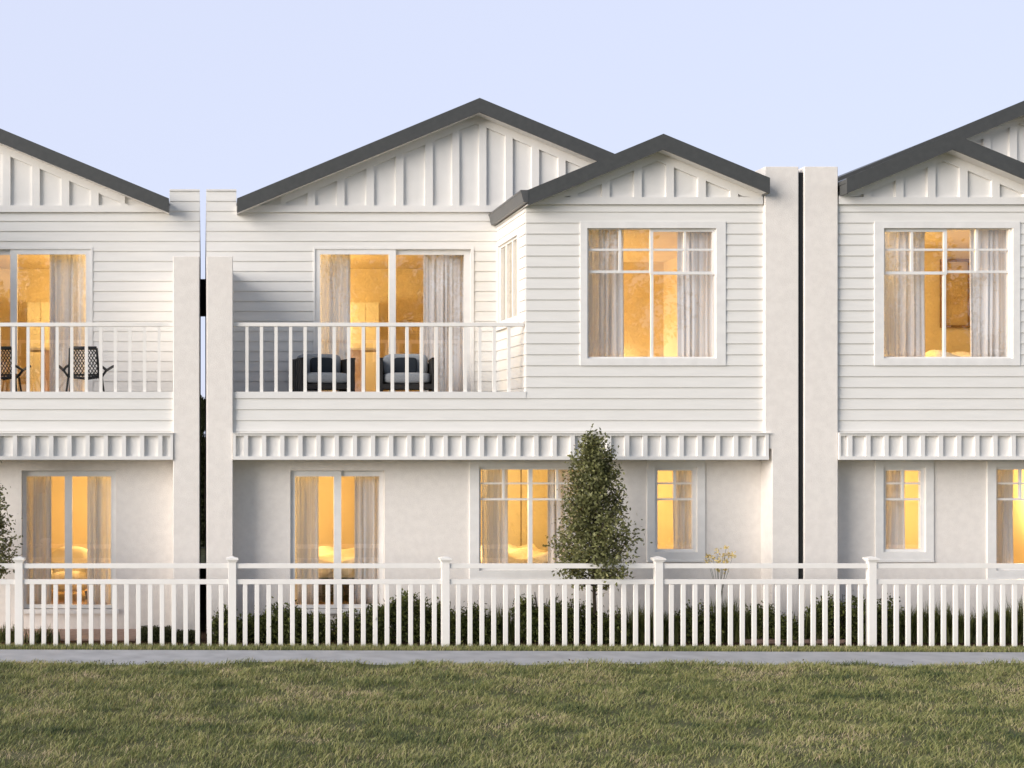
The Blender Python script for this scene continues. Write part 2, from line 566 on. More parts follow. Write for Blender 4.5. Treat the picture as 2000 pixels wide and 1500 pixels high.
def build_house(s, x0, label, where):
    H = empty('townhouse', (x0 + s * HW / 2, 0, 0), label, 'townhouse', 'row of white townhouses')
    def mb(): return MB(s, x0)
    # ---- party walls
    p = mb()
    p.box(0.055, COL_X1, Y(D_COL), Y(D_REC) - 0.0005, -0.1, Z(500, D_COL))
    p.build('party_wall', M['stucco'], H, bevel=0.012)
    p = mb()
    p.box(0.057, M_L - 0.002, Y(D_REC) + 0.001, Y_BACK, -0.1, TOPZ - 0.03)
    p.build('party_wall', M['stucco'], H)
    p = mb()
    p.box(0.057, M_L - 0.002, Y(D_REC) - 0.025, Y_BACK, TOPZ - 0.029, TOPZ)
    p.build('wall_capping', M['trim'], H)
    p = mb()
    tz = Z(325, D_COL)
    lowx = LOWCOL_X0 if s > 0 else TALL_X0      # only the middle house's tall wall steps in below the band
    if s > 0:
        p.prism_y([(lowx, -0.1), (TALL_X1, -0.1), (TALL_X1, tz), (TALL_X0, tz), (TALL_X0, 2.95), (lowx, 2.95)], Y(D_COL), Y_BACK)
    else:
        p.prism_y([(lowx, -0.1), (TALL_X1, -0.1), (TALL_X1, tz), (lowx, tz)], Y(D_COL), Y_BACK)
    p.build('party_wall', M['stucco'], H, bevel=0.012)
    # ---- openings
    dg = D_REC
    UD = (X(613, dg), X(921, dg), FLOOR2 - 0.0, Z(486, dg))                       # upper sliding door
    BW = (X(1146, D_BAY), X(1398, D_BAY), Z(700, D_BAY), Z(446, D_BAY))            # bay window opening
    BC = (X(1132.5, D_BAY), X(1416, D_BAY), Z(714, D_BAY), Z(433, D_BAY))
    LD = (X(567, D_LOW), X(751, D_LOW), FLOOR1, Z(919, D_LOW))                     # lower sliding door
    WA = (X(935, D_LOW), X(1141, D_LOW), Z(1114, D_LOW), Z(912, D_LOW))
    WB = (X(1278, D_LOW), X(1361, D_LOW), Z(1078, D_LOW), Z(912, D_LOW))
    # ---- upper recessed wall
    clad_top = Z(415, D_REC)
    w = mb()
    wall_holes(w, M_L, BAY_X0 + 0.1, 3.3, clad_top - 0.0005, Y(D_REC), Y(D_REC) + 0.12, [UD])
    w.build('wall', M['trim'], H)
    c = mb()
    yr = Y(D_REC)
    DC = (X(612, dg), X(925, dg), 3.3, Z(483, dg))
    boards(c, 0.057, BAY_X0 + 0.05, 3.4, clad_top, 0, [DC], lambda u, o, z: (u, yr - o, z))
    boards(c, 0.057, M_L - 0.003, clad_top, TOPZ - 0.03, 0, [], lambda u, o, z: (u, yr - o, z))
    c.build('cladding', M['siding'], H)
    # ---- bay front wall and its side
    bay_top = Z(400, D_BAY)
    w = mb()
    wall_holes(w, BAY_X0, BAY_X1, 3.21, bay_top - 0.0005, 0, 0.12, [BW])
    SW = (0.46, 1.78, 5.10, 6.45)       # side window in (y, z)
    xi = BAY_X0
    w.build('wall', M['trim'], H)
    w = mb()
    # side wall, built in y
    ws = MB(s, x0)
    wall_holes(ws, 0.1205, Y(D_REC) - 0.0005, 3.21, bay_top + 0.10, 0, 0.12, [SW])
    ws.v = [(xi + y, x, z) for x, y, z in ws.v]
    ws.f = [tuple(reversed(f)) for f in ws.f]
    ws.build('wall', M['trim'], H)
    c = mb()
    boards(c, BAY_X0 + 0.0, BAY_X1, 3.87, bay_top, 0, [BC], lambda u, o, z: (u, -o, z))
    boards(c, 0.0, Y(D_REC), 3.4, bay_top, 0, [(SW[0] - 0.09, SW[1] + 0.07, SW[2] - 0.09, SW[3] + 0.09)], lambda u, o, z: (xi - o, u, z))
    # balcony parapet and lower boards of the bay
    boards(c, COL_X1 + 0.001, BAY_X1, Z(845, 20), 3.87, 0, [(COL_X1, BAY_X0 - 0.004, Z(778, 20), 4)], lambda u, o, z: (u, -o, z))
    c.build('cladding', M['siding'], H)
    c = mb()
    c.box(COL_X1 + 0.001, BAY_X0 - 0.004, -0.024, 0.1, Z(778, 20), Z(765, 20))
    c.build('parapet_rim', M['trim'], H)
    p = mb()
    p.box(COL_X1 + 0.001, BAY_X0 - 0.001, 0.001, 0.0995, 3.21, Z(778, 20) - 0.0005)
    p.build('parapet', M['trim'], H)
    p = mb()
    p.box(BAY_X0 - 0.024, BAY_X0 - 0.004, -0.026, 0.03, Z(765, 20) + 0.001, bay_top)
    # ---- band under the balcony
    b = mb()
    zb0, zb1 = Z(898, 19.9), Z(846, 19.9)
    bx1 = X(1502, 19.9) if s > 0 else TALL_X0 - 0.002
    yb = Y(19.9)
    b.box(COL_X1 + 0.001, bx1, yb + 0.065, 0.02, zb0 + 0.02, zb1 - 0.005)       # recessed panel
    b.box(COL_X1 + 0.001, bx1, yb, yb + 0.0645, zb0, Z(891, 19.9))               # bottom rail
    b.box(COL_X1 + 0.001, bx1, yb + 0.004, yb + 0.0645, Z(851, 19.9), zb1 - 0.006)
    zp0, zp1 = Z(891, 19.9) + 0.0005, Z(851, 19.9) - 0.0005
    k = 0
    b.box(COL_X1 + 0.001, X(460.5, 19.9), yb + 0.006, yb + 0.0645, zp0, zp1)
    px = 476.0
    while X(px, 19.9) < bx1 - 0.08:
        b.box(X(px, 19.9), min(X(px + 8.5, 19.9), bx1), yb + 0.006, yb + 0.0645, zp0, zp1)
        px += 35.47
    b.box(min(X(1495.5, 19.9), bx1 - 0.03), bx1, yb + 0.005, yb + 0.0645, zp0, zp1)
    b.build('balcony_band', M['trim'], H)
    b = mb()
    b.box(COL_X1 + 0.001, X(1506, 19.9) if s > 0 else bx1, yb - 0.02, 0.03, zb1 - 0.005, zb1 + 0.008)
    b.build('flashing', M['trim'], H)
    b = mb()
    b.box(COL_X1 + 0.001, bx1, yb + 0.066, Y(D_LOW) + 0.05, zb0 + 0.0, zb0 + 0.019)
    b.build('soffit', M['soffit'], H)
    # balcony floor
    b = mb()
    b.box(COL_X1 + 0.001, BAY_X0 - 0.03, 0.1005, Y(D_REC) - 0.03, FLOOR2 - 0.12, FLOOR2)
    b.build('balcony_floor', M['concrete'], H)
    # ---- railing
    yrail = 0.035
    rl = mb()
    rl.box(COL_X1 + 0.001, BAY_X0 - 0.026, yrail - 0.03, yrail + 0.03, Z(637.5, 20), Z(630, 20))
    rail = rl.build('balcony_railing', M['fence'], H, bevel=0.006)
    first = None
    for i in range(19):
        bx = X(482.3 + 28.42 * i, 20.03)
        if first is None:
            q = MB(1, 0)
            q.box(-0.025, 0.025, -0.018, 0.018, Z(766, 20), Z(637.5, 20) - 0.0005)
            first = q.build('baluster', M['fence'], None)
            o = first
        else:
            o = first.copy(); COL.objects.link(o)
        o.parent = rail
        o.location = Vector((x0 + s * bx, yrail, 0)) - ORIG[H.name]
    # ---- lower wall
    w = mb()
    wall_holes(w, COL_X1 + 0.001, lowx - 0.001, -0.1, zb0 + 0.018, Y(D_LOW), Y(D_LOW) + 0.14, [LD, WA, WB])
    w.build('wall', M['stucco'], H)
    # back wall and the rest of the shell
    w = mb()
    w.box(M_L, TALL_X0, Y_BACK - 0.2, Y_BACK - 0.001, -0.1, 7.2)
    w.build('wall', M['stucco'], H)
    # ---- main gable
    g = mb()
    yg = Y(D_REC)
    zg0 = Z(402, D_REC); zg1 = Z(415, D_REC)
    under = lambda x: MZ - FT - abs(x - MX) * SL + 0.012
    cut = (under(MX) - zg1) / SL
    g.prism_y([(MX - cut, zg1), (MX + cut, zg1), (MX, under(MX))], yg, yg + 0.1)
    g.build('gable_wall', M['trim'], H)
    t = mb()
    t.box(M_L, BAY_X0 + 1.2, yg - 0.054, yg - 0.0005, zg1, zg0)
    rake = 0.135
    for (xa, xb) in ((M_L + 0.02, MX), (MX, M_R - 0.02)):
        za, zb_ = max(under(xa) - rake, zg0), under(xb) - rake if xb != MX else under(MX) - rake
        xs = np.linspace(xa, xb, 12)
        for u, v in zip(xs[:-1], xs[1:]):
            lo = [max(under(q) - rake, zg0 + 0.0005) for q in (u, v)]
            if under(u) <= lo[0] or under(v) <= lo[1]: continue
            t.prism_y([(u, lo[0]), (v, lo[1]), (v, under(v)), (u, under(u))], yg - 0.047, yg - 0.0005)
    bl = [557.7, 615, 672.3, 729.7, 787, 844.3]
    br = [896, 948.7, 1000, 1051.5, 1103, 1155]
    for e, wd in [(q, 15) for q in bl] + [(q, 14) for q in br]:
        xa, xb = X(e - wd, D_REC), X(e, D_REC)
        zt = min(under(xa), under(xb)) - rake * 0.9
        if zt > zg0 + 0.01:
            t.prism_y([(xa, zg0 + 0.0005), (xb, zg0 + 0.0005), (xb, under(xb) - rake * 0.9), (xa, under(xa) - rake * 0.9)], yg - 0.05, yg - 0.0005)
    t.build('gable_battens', M['trim'], H)
    # ---- main roof
    r = mb()
    chev_prism(r, M_L, M_R, MX, MZ, 0.0, FT, Y(D_FM), Y(D_FM) + 0.03)
    chev_prism(r, M_L, M_R, MX, MZ, 0.02, 0.08, Y(D_FM) + 0.0305, Y_BACK + 0.25)
    main_roof = r.build('roof', M['roof'], H)
    sf = mb()
    chev_prism(sf, M_L + 0.001, M_R - 0.001, MX, MZ, FT - 0.03, FT - 0.012, Y(D_FM) + 0.0305, Y(D_REC) - 0.001)
    sf.build('soffit', M['soffit'], main_roof)
    # ---- bay gable
    g = mb()
    zh0, zh1 = Z(386, D_BAY), Z(400, D_BAY)
    underb = lambda x: BZ - FT - abs(x - BX) * SL + 0.012
    gx0, gx1 = BAY_X0 + 0.0, min(BAY_X1, B_R)
    g.prism_y([(gx0, zh1), (gx1, zh1), (gx1, max(underb(gx1), zh1 + 0.01)), (BX, underb(BX)), (gx0, max(underb(gx0), zh1 + 0.01))], 0, 0.1)
    g.build('gable_wall', M['trim'], H)
    t = mb()
    t.box(gx0 - 0.01, gx1, -0.054, -0.0005, zh1, zh0)
    for (xa, xb) in ((gx0, BX), (BX, gx1)):
        xs = np.linspace(xa, xb, 12)
        for u, v in zip(xs[:-1], xs[1:]):
            lo = [max(underb(q) - rake, zh0 + 0.0005) for q in (u, v)]
            if underb(u) <= lo[0] or underb(v) <= lo[1]: continue
            t.prism_y([(u, lo[0]), (v, lo[1]), (v, underb(v)), (u, underb(u))], -0.047, -0.0005)
    for e in [1126.3, 1188.8, 1251.3, 1314, 1376.3, 1439]:
        xa, xb = X(e - 15, D_BAY), X(e, D_BAY)
        if min(underb(xa), underb(xb)) - rake * 0.9 > zh0 + 0.01:
            t.prism_y([(xa, zh0 + 0.0005), (xb, zh0 + 0.0005), (xb, underb(xb) - rake * 0.9), (xa, underb(xa) - rake * 0.9)], -0.05, -0.0005)
    t.build('gable_battens', M['trim'], H)
    # ---- bay roof with its eave gutter
    r = mb()
    chev_prism(r, B_L, B_R, BX, BZ, 0.0, FT, Y(D_FB), Y(D_FB) + 0.03)
    chev_prism(r, B_L, B_R, BX, BZ, 0.02, 0.08, Y(D_FB) + 0.0305, Y(D_REC) - 0.002)
    r.box(B_R - 0.03, B_R - 0.001, Y(D_FB) + 0.0305, Y(D_COL) - 0.001, BZ - FT - (B_R - BX) * SL + 0.001, BZ - 0.085 - (B_R - BX) * SL)
    bay_roof = r.build('roof', M['roof'], H)
    sf = mb()
    chev_prism(sf, B_L + 0.001, B_R - 0.031, BX, BZ, FT - 0.03, FT - 0.012, Y(D_FB) + 0.0305, -0.001)
    sf.box(B_L + 0.001, BAY_X0 - 0.03, 0.0, Y(D_REC) - 0.03, BZ - FT - (BX - B_L) * SL + 0.012, BZ - FT - (BX - B_L) * SL + 0.03)
    sf.build('soffit', M['soffit'], bay_roof)
    gz = BZ - (BX - B_L) * SL
    gt = mb()
    gt.prism_y([(B_L - 0.001, gz - 0.20), (B_L - 0.001, gz - 0.005), (B_L - 0.125, gz - 0.005), (B_L - 0.125, gz - 0.03), (B_L - 0.115, gz - 0.04), (B_L - 0.075, gz - 0.20)][::-1], Y(D_FB) - 0.005, Y(D_REC) + 0.0)
    gt.build('gutter', M['gutter'], bay_roof)
    # ---- windows and doors
    # upper sliding door
    m = 0.003
    g1 = (X(625.5, dg), X(759.5, dg), FLOOR2 + 0.06, Z(497, dg))
    g2 = (X(773, dg), X(907.5, dg), FLOOR2 + 0.06, Z(497, dg))
    q = mb()
    wall_holes(q, DC[0], DC[1], FLOOR2 + 0.001, DC[3], yr - 0.028, yr - 0.0005, [(UD[0] + 0.02, UD[1] - 0.02, 3, UD[3] - 0.01)])
    wall_holes(q, UD[0] + m, X(773, dg) - 0.0005, FLOOR2 + 0.001, UD[3] - m, yr - 0.01, yr + 0.04, [g1])
    wall_holes(q, X(760, dg), UD[1] - m, FLOOR2 + 0.001, UD[3] - m, yr + 0.0405, yr + 0.085, [g2])
    dr = q.build('sliding_door', M['frame'], H)
    q = mb(); q.box(g1[0] - .01, g1[1] + .01, yr + 0.012, yr + 0.018, g1[2] - .01, g1[3] + .01); q.build('pane', M['glass'], dr)
    q = mb(); q.box(g2[0] - .01, g2[1] + .01, yr + 0.058, yr + 0.064, g2[2] - .01, g2[3] + .01); q.build('pane', M['glass'], dr)
    # lower sliding door
    yl = Y(D_LOW)
    g1 = (X(576, D_LOW + .1), X(651.5, D_LOW + .1), FLOOR1 + 0.06, Z(930.5, D_LOW + .1))
    g2 = (X(666, D_LOW + .1), X(741, D_LOW + .1), FLOOR1 + 0.06, Z(930.5, D_LOW + .1))
    q = mb()
    wall_holes(q, LD[0] + m, X(666, D_LOW + .1) - 0.0005, FLOOR1 + 0.001, LD[3] - m, yl + 0.05, yl + 0.095, [g1])
    wall_holes(q, X(653, D_LOW + .1), LD[1] - m, FLOOR1 + 0.001, LD[3] - m, yl + 0.0955, yl + 0.14, [g2])
    q.box(LD[0] - 0.05, LD[1] + 0.05, yl - 0.05, yl + 0.0495, FLOOR1 - 0.07, FLOOR1)
    dr = q.build('sliding_door', M['frame'], H)
    q = mb(); q.box(g1[0] - .01, g1[1] + .01, yl + 0.07, yl + 0.076, g1[2] - .01, g1[3] + .01); q.build('pane', M['glass'], dr)
    q = mb(); q.box(g2[0] - .01, g2[1] + .01, yl + 0.115, yl + 0.121, g2[2] - .01, g2[3] + .01); q.build('pane', M['glass'], dr)
    # bay window
    d_ = D_BAY + 0.05
    gl = (X(1148.5, d_), X(1395, d_), Z(697, d_), Z(448.5, d_))
    zm = Z(531, d_)
    make_window(H, 'window', s, x0, BW, 0.0, BC, gl,
                [(X(1210.3, d_), 0.017, zm, gl[3]), (X(1337, d_), 0.017, zm, gl[3]), (X(1273, d_), 0.019, gl[2], zm)],
                [(Z(488, d_), 0.017, gl[0], gl[1]), (zm, 0.02, gl[0], X(1271, d_))], sill=False,
                sash=(X(1269, d_), gl[1] + 0.01, zm - 0.045, gl[3] + 0.01, 0.048))
    # lower windows
    d_ = D_LOW + 0.06
    gl = (X(938, d_), X(1138, d_), Z(1106, d_), Z(917, d_))
    zt = Z(975, d_)
    make_window(H, 'window', s, x0, WA, yl, (X(917, D_LOW), X(1158, D_LOW), Z(1130, D_LOW), zb0 + 0.015), gl,
                [(X(982.5, d_), 0.017, zt, gl[3]), (X(1087, d_), 0.017, zt, gl[3]), (X(1035, d_), 0.034, gl[2], gl[3])],
                [(Z(944, d_), 0.014, gl[0], gl[1]), (zt, 0.016, gl[0], gl[1])], sill=True, casing_y=0.028)
    gl = (X(1282.5, d_), X(1351, d_), Z(1072, d_), Z(919, d_))
    make_window(H, 'window', s, x0, WB, yl, (X(1263, D_LOW), X(1376, D_LOW), Z(1094, D_LOW), zb0 + 0.015), gl,
                [(X(1316.5, d_), 0.017, zt, gl[3])],
                [(Z(944, d_), 0.014, gl[0], gl[1]), (zt, 0.016, gl[0], gl[1])], sill=True, casing_y=0.028)
    # side window of the bay, looking on to the balcony
    q = MB(s, x0)
    wall_holes(q, SW[0] - 0.09, SW[1] + 0.07, SW[2] - 0.09, SW[3] + 0.09, -0.03, -0.0005, [SW])
    wall_holes(q, SW[0] + 0.001, SW[1] - 0.001, SW[2] + 0.001, SW[3] - 0.001, 0.01, 0.06, [(SW[0] + 0.04, SW[1] - 0.04, SW[2] + 0.04, SW[3] - 0.04)])
    for k in (1, 2):
        yy = SW[0] + (SW[1] - SW[0]) * k / 3
        q.box(yy - 0.03, yy + 0.03, 0.008, 0.058, SW[2] + 0.04, SW[3] - 0.04)
    q.v = [(xi + y, x, z) for x, y, z in q.v]; q.f = [tuple(reversed(f)) for f in q.f]
    sw = q.build('window', M['frame'], H)
    q = MB(s, x0); q.box(xi + 0.03, xi + 0.036, SW[0] + 0.03, SW[1] - 0.03, SW[2] + 0.03, SW[3] - 0.03); q.build('pane', M['glass'], sw)
    q = MB(s, x0); q.box(xi - 0.06, xi - 0.0305, SW[0] - 0.11, SW[1] + 0.09, SW[2] - 0.12, SW[2] - 0.0905); q.build('sill', M['trim'], sw)
    # ---- rooms behind the glass
    room(H, s, x0, 0.7, 5.0, Y(D_REC) + 0.12, 5.6, FLOOR2, 6.55, [(1.2, 3.3, 5.5, 46, 0.12)])
    room(H, s, x0, 5.32, 8.92, 0.1205, 4.2 if where != 'right' else 2.36, FLOOR2 + 0.05, 6.5,
         [(6.62, 4.04, 4.34, 6, 0.03), (7.14, 4.04, 4.34, 6, 0.03), (7.66, 4.04, 4.34, 6, 0.03), (8.1, 4.04, 4.30, 3, 0.03), (5.6, 2.2, 5.6, 30, 0.12)] if where == 'middle' else [(8.72, 1.3, 5.6, 30, 0.12)])
    room(H, s, x0, 0.6, 3.75, Y(D_LOW) + 0.1405, 4.6, FLOOR1, 2.75, [(0.85, 2.5, 2.0, 38, 0.12)])
    room(H, s, x0, 3.95, 6.9, Y(D_LOW) + 0.1405, 4.6, FLOOR1, 2.75, [(4.15, 2.5, 2.0, 38, 0.12)])
    room(H, s, x0, 7.05, 8.88, Y(D_LOW) + 0.1405, 3.4, FLOOR1, 2.75, [(8.7, 1.8, 2.0, 22, 0.12)])
    # ---- curtains
    n = {'middle': 'the middle house', 'left': 'the left house', 'right': 'the right house'}[where]
    near, far = ('left', 'right') if s > 0 else ('right', 'left')
    items = [
        (2.04, 2.62 if s > 0 else 2.73, FLOOR2 + .02, Z(492, 22.1), Y(22.2), 5, f'white curtain gathered at the {near} edge of the balcony door of {n}', 22.2),
        (X(827, 22.2), X(911, 22.2), FLOOR2 + .02, Z(492, 22.1), Y(22.2), 7, f'white curtain gathered at the {far} edge of the balcony door of {n}', 22.2),
        (X(1143, 20.25) if s > 0 else 5.98, X(1219, 20.25) if s > 0 else 6.65, Z(706, 20.25), Z(440, 20.2), Y(20.27), 6, f'white curtain at the {near} side of the large upper window of {n}', 20.25),
        (X(1324, 20.25) if s > 0 else 7.39, X(1400, 20.25) if s > 0 else 8.06, Z(706, 20.25), Z(440, 20.2), Y(20.27), 6, f'white curtain at the {far} side of the large upper window of {n}', 20.25),
        (X(571, 20.7), X(622, 20.7), FLOOR1 + .02, Z(926, 20.6), Y(20.66), 4, f'white curtain at the {near} side of the ground floor sliding door of {n}', 20.7),
        (X(692, 20.7), X(746, 20.7), FLOOR1 + .02, Z(926, 20.6), Y(20.66), 4, f'white curtain at the {far} side of the ground floor sliding door of {n}', 20.7),
        (X(940, 20.7), X(990, 20.7), Z(1120, 20.6), Z(908, 20.6), Y(20.66), 4, f'white curtain at the {near} side of the wide ground floor window of {n}', 20.7),
        (X(1068, 20.7), X(1142, 20.7), Z(1120, 20.6), Z(908, 20.6), Y(20.66), 5, f'white curtain at the {far} side of the wide ground floor window of {n}', 20.7),
        (7.74 if s > 0 else 7.55, 8.15, Z(1084, 20.6), Z(908, 20.6), Y(20.56), 4, f'white curtain covering half of the narrow ground floor window of {n}', 20.7),
    ]
    for i, (a, b, za, zb_, yy, folds, lab, dd) in enumerate(items):
        if in_view(s, x0, a, b, dd):
            curtain(s, x0, a, b, za, zb_, yy, folds, i * 7 + ord(where[0]), lab, amp=0.032)
    if where == 'middle':
        # curtain behind the bay's side window, hung along y
        vv, ff = [], []
        nu, nv = 60, 4
        for j in range(nv + 1):
            for i in range(nu + 1):
                u = i / nu
                vv.append((xi + 0.17 + 0.03 * math.sin(2 * math.pi * 9 * u), 0.35 + 1.5 * u, 6.5 - 1.5 * j / nv))
        for j in range(nv):
            for i in range(nu):
                a = j * (nu + 1) + i
                ff.append((a, a + 1, a + nu + 2, a + nu + 1))
        org = Vector((xi + 0.17, 1.1, 5.0))
        me = bpy.data.meshes.new('curtain')
        me.from_pydata([tuple(Vector(v) - org) for v in vv], [], ff)
        me.polygons.foreach_set('use_smooth', [True] * len(ff))
        me.materials.append(M['curtain'])
        o = bpy.data.objects.new('curtain', me); o.location = org; COL.objects.link(o)
        tag(o, 'white curtain drawn across the small side window facing the balcony', 'curtain', 'curtains in the lit windows')
    return H


build_house(1, 0.0, 'white two storey weatherboard townhouse standing complete in the middle, with two charcoal gables', 'middle')
build_house(-1, 0.0, 'white townhouse cut off at the left edge, mirrored, with black wicker chairs on its balcony', 'left')
build_house(-1, 2 * HW, 'white townhouse cut off at the right edge, beyond the tall twin party walls', 'right')

# black strip added in place of deep shade between the tall party walls
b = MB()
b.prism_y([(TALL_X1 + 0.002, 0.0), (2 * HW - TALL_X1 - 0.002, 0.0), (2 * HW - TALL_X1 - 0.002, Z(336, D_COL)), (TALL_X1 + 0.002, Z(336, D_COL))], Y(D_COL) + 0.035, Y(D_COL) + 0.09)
tag(b.build('shade_strip', M['black'], None, origin=(HW, 0, 0)), 'added black strip standing in for shade in the slit between the tall party walls', 'shade strip')

# dark box and hedge seen through the slit between the houses
b = MB()
b.box(-0.05, 0.05, 7.0, 7.4, Z(615, 27), Z(545, 27))
b.box(-0.047, 0.047, 6.97, 6.9995, Z(612, 27), Z(548, 27))
o = b.build('vent_box', M['black'], None, origin=(0, 7.2, Z(615, 27)))
tag(o, 'black metal box wedged high in the narrow slit between left and middle house', 'vent box')


# ------------------------------------------------------------------ interior furniture
def cabinet(cx, cy, z0, w, dp, h, label):
    H = empty('tall_cabinet', (cx, cy, z0), label, 'cabinet')
    q = MB(); q.box(cx - w / 2, cx + w / 2, cy - dp / 2, cy + dp / 2, z0 + 0.001, z0 + h); q.build('body', M['cabinet'], H, bevel=0.005)
    q = MB(); q.box(cx - w / 2 + 0.02, cx - 0.005, cy - dp / 2 - 0.02, cy - dp / 2 - 0.001, z0 + 0.08, z0 + h - 0.02)
    q.build('door', M['cabinet'], H)
    q = MB(); q.box(cx + 0.005, cx + w / 2 - 0.02, cy - dp / 2 - 0.02, cy - dp / 2 - 0.001, z0 + 0.08, z0 + h - 0.02)
    q.build('door', M['cabinet'], H)


for sg, nm in ((1, 'middle'), (-1, 'left')):
    dd = 24.6
    cx = sg * (X(690, dd) + X(738, dd)) / 2
    cabinet(cx, Y(dd) + 0.3, FLOOR2 + 0.002, X(740, dd) - X(684, dd), 0.5, Z(590, dd) - FLOOR2, f'tall cream cabinet glowing behind the balcony door of the {nm} house')
    dd = 23.6
    H = empty('kitchen_bench', (sg * X(696, dd), Y(dd), FLOOR2), f'low pinkish bench in front of the cream cabinet in the {nm} house', 'bench')
    q = MB(); bx = sorted((sg * X(655, dd), sg * X(708, dd))); q.box(bx[0], bx[1], Y(dd) - 0.3, Y(dd) + 0.3, FLOOR2 + 0.002, Z(686, dd)); q.build('body', M['bench'], H)
    q = MB(); bx = sorted((sg * X(652, dd), sg * X(738, dd))); q.box(bx[0], bx[1], Y(dd) - 0.33, Y(dd) + 0.33, Z(686, dd) + 0.001, Z(681, dd)); q.build('bench_top', M['cabinet'], H, bevel=0.004)


def bed(cx, cy, z0, w, l, h, label):
    H = empty('bed', (cx, cy, z0), label, 'bed')
    q = MB(); q.box(cx - w / 2, cx + w / 2, cy - l / 2, cy + l / 2, z0 + 0.12, z0 + h * 0.55)
    for a in (-1, 1):
        for b_ in (-1, 1):
            q.box(cx + a * (w / 2 - 0.05) - 0.04, cx + a * (w / 2 - 0.05) + 0.04, cy + b_ * (l / 2 - 0.06) - 0.04, cy + b_ * (l / 2 - 0.06) + 0.04, z0 + 0.001, z0 + 0.12)
    q.build('bed_base', M['darkwood'], H)
    # draped quilt: a bumpy sheet with hanging sides
    nu, nv = 26, 26
    vv, ff = [], []
    for j in range(nv + 1):
        for i in range(nu + 1):
            u, v = i / nu, j / nv
            xx, yy = cx + (u - 0.5) * (w + 0.16), cy + (v - 0.5) * (l + 0.10)
            ex = max(abs(u - 0.5) * 2 - 0.86, 0) / 0.14; ey = max(abs(v - 0.5) * 2 - 0.9, 0) / 0.1
            zz = z0 + h + 0.04 * math.sin(u * 9 + v * 5) + 0.03 * math.sin(v * 14 - u * 6) - 0.28 * max(ex, ey * 0.9) ** 1.5 * (0.85 + 0.3 * math.sin(u * 23))
            vv.append((xx, yy, zz))
    for j in range(nv):
        for i in range(nu):
            a = j * (nu + 1) + i
            ff.append((a, a + 1, a + nu + 2, a + nu + 1))
    q = MB(); q.v = vv; q.f = ff
    qo = q.build('quilt', M['bedding'], H, smooth=True)
    sm = qo.modifiers.new('thickness', 'SOLIDIFY'); sm.thickness = 0.03
    q = MB(); q.box(cx - w / 2 + 0.03, cx + w / 2 - 0.03, cy - l / 2 + 0.03, cy + l / 2 - 0.03, z0 + h * 0.551, z0 + h - 0.08); q.build('mattress', M['bedding'], H)


bed(X(650, 21.9), Y(22.1), FLOOR1 + 0.002, 1.35, 1.9, 0.74, 'low dark based bed with a cream quilt behind the ground floor door, middle house')
bed(X(1000, 22.3), Y(22.2), FLOOR1 + 0.002, 1.2, 1.9, 0.78, 'bed with a pale quilt just showing above the sill of the wide ground floor window')
bed(X(1850, 21.2), 1.36, FLOOR2 + 0.052, 1.1, 1.75, 0.66, 'bed barely showing above the sill of the upper window, right house')

# slouchy armchair glowing behind the left house's lower door
ax, ay = X(137, 21.8), Y(21.8)
H = empty('armchair', (ax, ay, FLOOR1), 'rounded cream armchair behind the ground floor door of the left house', 'armchair')
q = MB(); q.soft_box(ax - 0.42, ax + 0.42, ay + 0.05, ay + 0.45, FLOOR1 + 0.08, FLOOR1 + 0.86, p=2.6); q.build('backrest', M['bedding'], H, smooth=True)
q = MB(); q.soft_box(ax - 0.36, ax + 0.36, ay - 0.40, ay + 0.12, FLOOR1 + 0.12, FLOOR1 + 0.46, p=3); q.build('seat', M['bedding'], H, smooth=True)
for a in (-1, 1):
    q = MB(); q.soft_box(ax + a * 0.4 - 0.1, ax + a * 0.4 + 0.1, ay - 0.38, ay + 0.2, FLOOR1 + 0.08, FLOOR1 + 0.62, p=3); q.build('armrest', M['bedding'], H, smooth=True)
for a in (-1, 1):
    for b_ in (-0.3, 0.3):
        q = MB(); q.tube([(ax + a * 0.32, ay + b_, FLOOR1 + 0.001), (ax + a * 0.3, ay + b_, FLOOR1 + 0.14)], 0.02); q.build('leg', M['darkwood'], H)

# framed picture in the right house's upper room
pd = 22.32
pw0, pw1 = X(1838, pd), X(1896, pd)
pz0, pz1 = Z(640, pd), Z(506, pd)
H = empty('picture', ((pw0 + pw1) / 2, 2.33, pz0), 'brown framed picture hanging on the wall behind the right house\'s upper window', 'picture')
q = MB(); wall_holes(q, pw0, pw1, pz0, pz1, 2.30, 2.359, [(pw0 + 0.045, pw1 - 0.045, pz0 + 0.045, pz1 - 0.045)]); q.build('picture_frame', M['timber'], H)
q = MB(); q.box(pw0 + 0.04, pw1 - 0.04, 2.335, 2.358, pz0 + 0.04, pz1 - 0.04); q.build('print', M['print'], H)

# wardrobe behind the wide window
H = empty('wardrobe', (X(1003, 24.2), Y(24.2), FLOOR1), 'plain timber wardrobe with a dark door joint behind the wide ground floor window', 'wardrobe')
wx0, wx1 = X(975, 24.2), X(1075, 24.2)
q = MB(); q.box(wx0, wx1, Y(24.2), Y(24.55), FLOOR1 + 0.003, 2.6); q.build('body', M['timber'], H)
q = MB(); q.box(wx0 + 0.01, X(1016, 24.2), Y(24.2) - 0.025, Y(24.2) - 0.001, FLOOR1 + 0.06, 2.58); q.build('door', M['cabinet'], H)
q = MB(); q.box(X(1018.5, 24.2), wx1 - 0.01, Y(24.2) - 0.025, Y(24.2) - 0.001, FLOOR1 + 0.06, 2.58)
dd = q.build('door', M['cabinet'], H)
q = MB(); q.soft_box(X(1060, 24.2) - 0.02, X(1060, 24.2) + 0.02, Y(24.2) - 0.07, Y(24.2) - 0.0255, 1.0, 1.04, p=2, n=4); q.build('handle', M['black'], dd)


